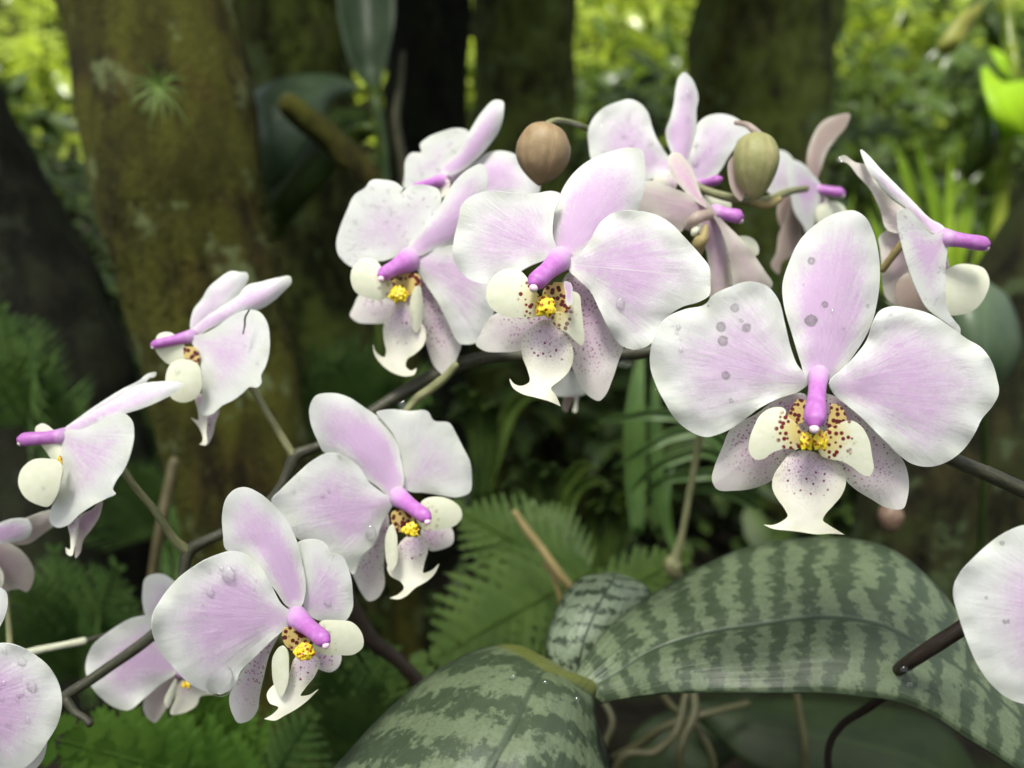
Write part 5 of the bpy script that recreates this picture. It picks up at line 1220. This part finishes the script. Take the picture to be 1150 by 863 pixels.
# ================================================================== water drops
def drop(x, y, d, rx, ry, label, on):
    q = P(x, y, d); s = d/FPX
    bm = bmesh.new(); bmesh.ops.create_uvsphere(bm, u_segments=16, v_segments=10, radius=1)
    V = []
    for v in bm.verts:
        p = v.co
        V.append(q + RGT*(p.x*rx*s) + UPV*(p.z*ry*s*(1 + 0.12*p.x)) + FWD*(p.y*min(rx, ry)*(0.55 if rx < 5 else 0.36)*s))
    F = [[v.index for v in f.verts] for f in bm.faces]; bm.free()
    o = mesh_obj('water_drop', V, F, M['water'], loc=q)
    return tag(o, label, 'water drop', 'water drops on ' + on)
def hit_depth(x, y):
    """distance along the optical axis to the first thing seen through a photo pixel"""
    q = P(x, y, 1.0); dirv = (q - CAM).normalized()
    ok, loc, *_ = scene.ray_cast(dg, CAM, dirv)
    return (loc - CAM).dot(FWD) if ok else 0.3
bpy.context.view_layer.update()
dg = bpy.context.evaluated_depsgraph_get()
drop_list = []
def dk(f_, pts, label, on):
    for x, y, r in pts:
        p = f_([(x, y)])[0]; z = f_([(1, 0)])[0][0] - f_([(0, 0)])[0][0]
        drop_list.append((p[0], p[1], r*z, r*z*1.12, label, on))
dk(E_, [(209, 198, 8), (190, 262, 10), (250, 255, 7), (289, 288, 12), (220, 294, 9), (120, 312, 9), (118, 230, 5)], 'small round water drop on the left petal of the dewy top flower', 'the dewy top flower')
dk(E_, [(426, 112, 12), (422, 200, 9), (403, 130, 6), (487, 252, 7), (448, 295, 12), (503, 310, 7), (450, 358, 13), (484, 325, 6), (572, 220, 6)], 'small water drop on the upright sepal or right petal of the dewy top flower', 'the dewy top flower')
dk(E_, [(309, 250, 14)], 'clear water drop clinging to the petal rim of the dewy top flower', 'the dewy top flower')
dk(K_, [(265, 690, 52)], 'large flat water drop on the lower rim of the lower middle flower', 'the lower middle flower')
dk(K_, [(295, 328, 26)], 'round water drop on the upper left petal of the lower middle flower', 'the lower middle flower')
dk(K_, [(232, 385, 14), (640, 420, 13)], 'small water drop on a petal of the lower middle flower', 'the lower middle flower')
dk(J_, [(383, 560, 24)], 'water drop near the lip on the upper middle flower', 'the upper middle flower')
dk(B_, [(533, 513, 16)], 'round water drop on the right petal of the centre flower', 'the centre flower')
dk(H_, [(195, 498, 15)], 'water drop on the cream lobe of the upper profile flower', 'the left profile flowers')
dk(H_, [(492, 388, 8), (355, 568, 7), (545, 460, 9)], 'tiny water drop on the wide petal of the upper profile flower', 'the left profile flowers')
dk(I_, [(175, 528, 9)], 'tiny water drop on the round cream lobe of the lowest profile flower', 'the left profile flowers')
dk(L_, [(68, 522, 13), (100, 603, 16), (55, 645, 6), (10, 590, 8), (25, 720, 7), (5, 640, 8), (12, 487, 8)], 'water drop on the wet petal cut by the lower left edge', 'the lower left flower')
rd = random.Random(5)
for (cx_, cy_, sx, sy, n_, lab, on) in [
    (352, 535, 34, 26, 7, 'tiny water drop sprinkled on the left petal of the upper middle flower', 'the upper middle flower'),
    (250, 650, 40, 30, 7, 'tiny water drop sprinkled on the upper left petal of the lower middle flower', 'the lower middle flower'),
    (752, 405, 14, 40, 7, 'tiny water drop along the left petal rim of the spotted flower', 'the spotted flower'),
    (960, 365, 40, 18, 4, 'tiny water drop on the upper rim of the spotted flower right petal', 'the spotted flower'),
    (420, 235, 28, 28, 5, 'tiny water drop on the bruised petal left of the centre flower', 'the notched flower'),
    (15, 780, 22, 30, 5, 'tiny water drop between the larger ones on the wet lower left petal', 'the lower left flower')]:
    for k in range(n_):
        r0 = rd.uniform(1.3, 3.0)
        drop_list.append((cx_ + rd.uniform(-1, 1)*sx, cy_ + rd.uniform(-1, 1)*sy, r0, r0*rd.uniform(.9, 1.3), lab, on))
for x, y, rx, ry, lab, on in drop_list:
    drop(x, y, hit_depth(x, y) - 0.0001, rx, ry, lab, on)
def hang(x, y, d, rx, ry, lab, on): drop(x, y, d, rx, ry, lab, on)
hang(702, 409, .262, 8, 5, 'clear water drop hanging from the dark stem beside the centre flower', 'the stems')
hang(452, 455, .306, 6, 5, 'clear water drop sitting on the dark stem above the upper middle flower', 'the stems')
hang(619, 199, .286, 5, 3.5, 'small water drop hanging under the brownish pink bud', 'the stems')
hang(944, 179, .272, 4.5, 4, 'white glistening water drop on the petal tip of the right profile flower', 'the right profile flower')
hang(1016, 752, .268, 5, 4, 'clear water drop where the dark brown stem meets the large leaf', 'the leaves')
hang(1022, 768, .268, 4, 3.5, 'clear water drop below the end of the dark brown stem', 'the leaves')
for x_, y_, n_ in ((576, 762, 'leftmost'), (612, 768, 'middle'), (648, 786, 'rightmost')):
    hang(x_, y_, hit_depth(x_, y_) - .0004, 4.5, 4, n_ + ' glistening water drop along the yellow green leaf rim', 'the leaves')
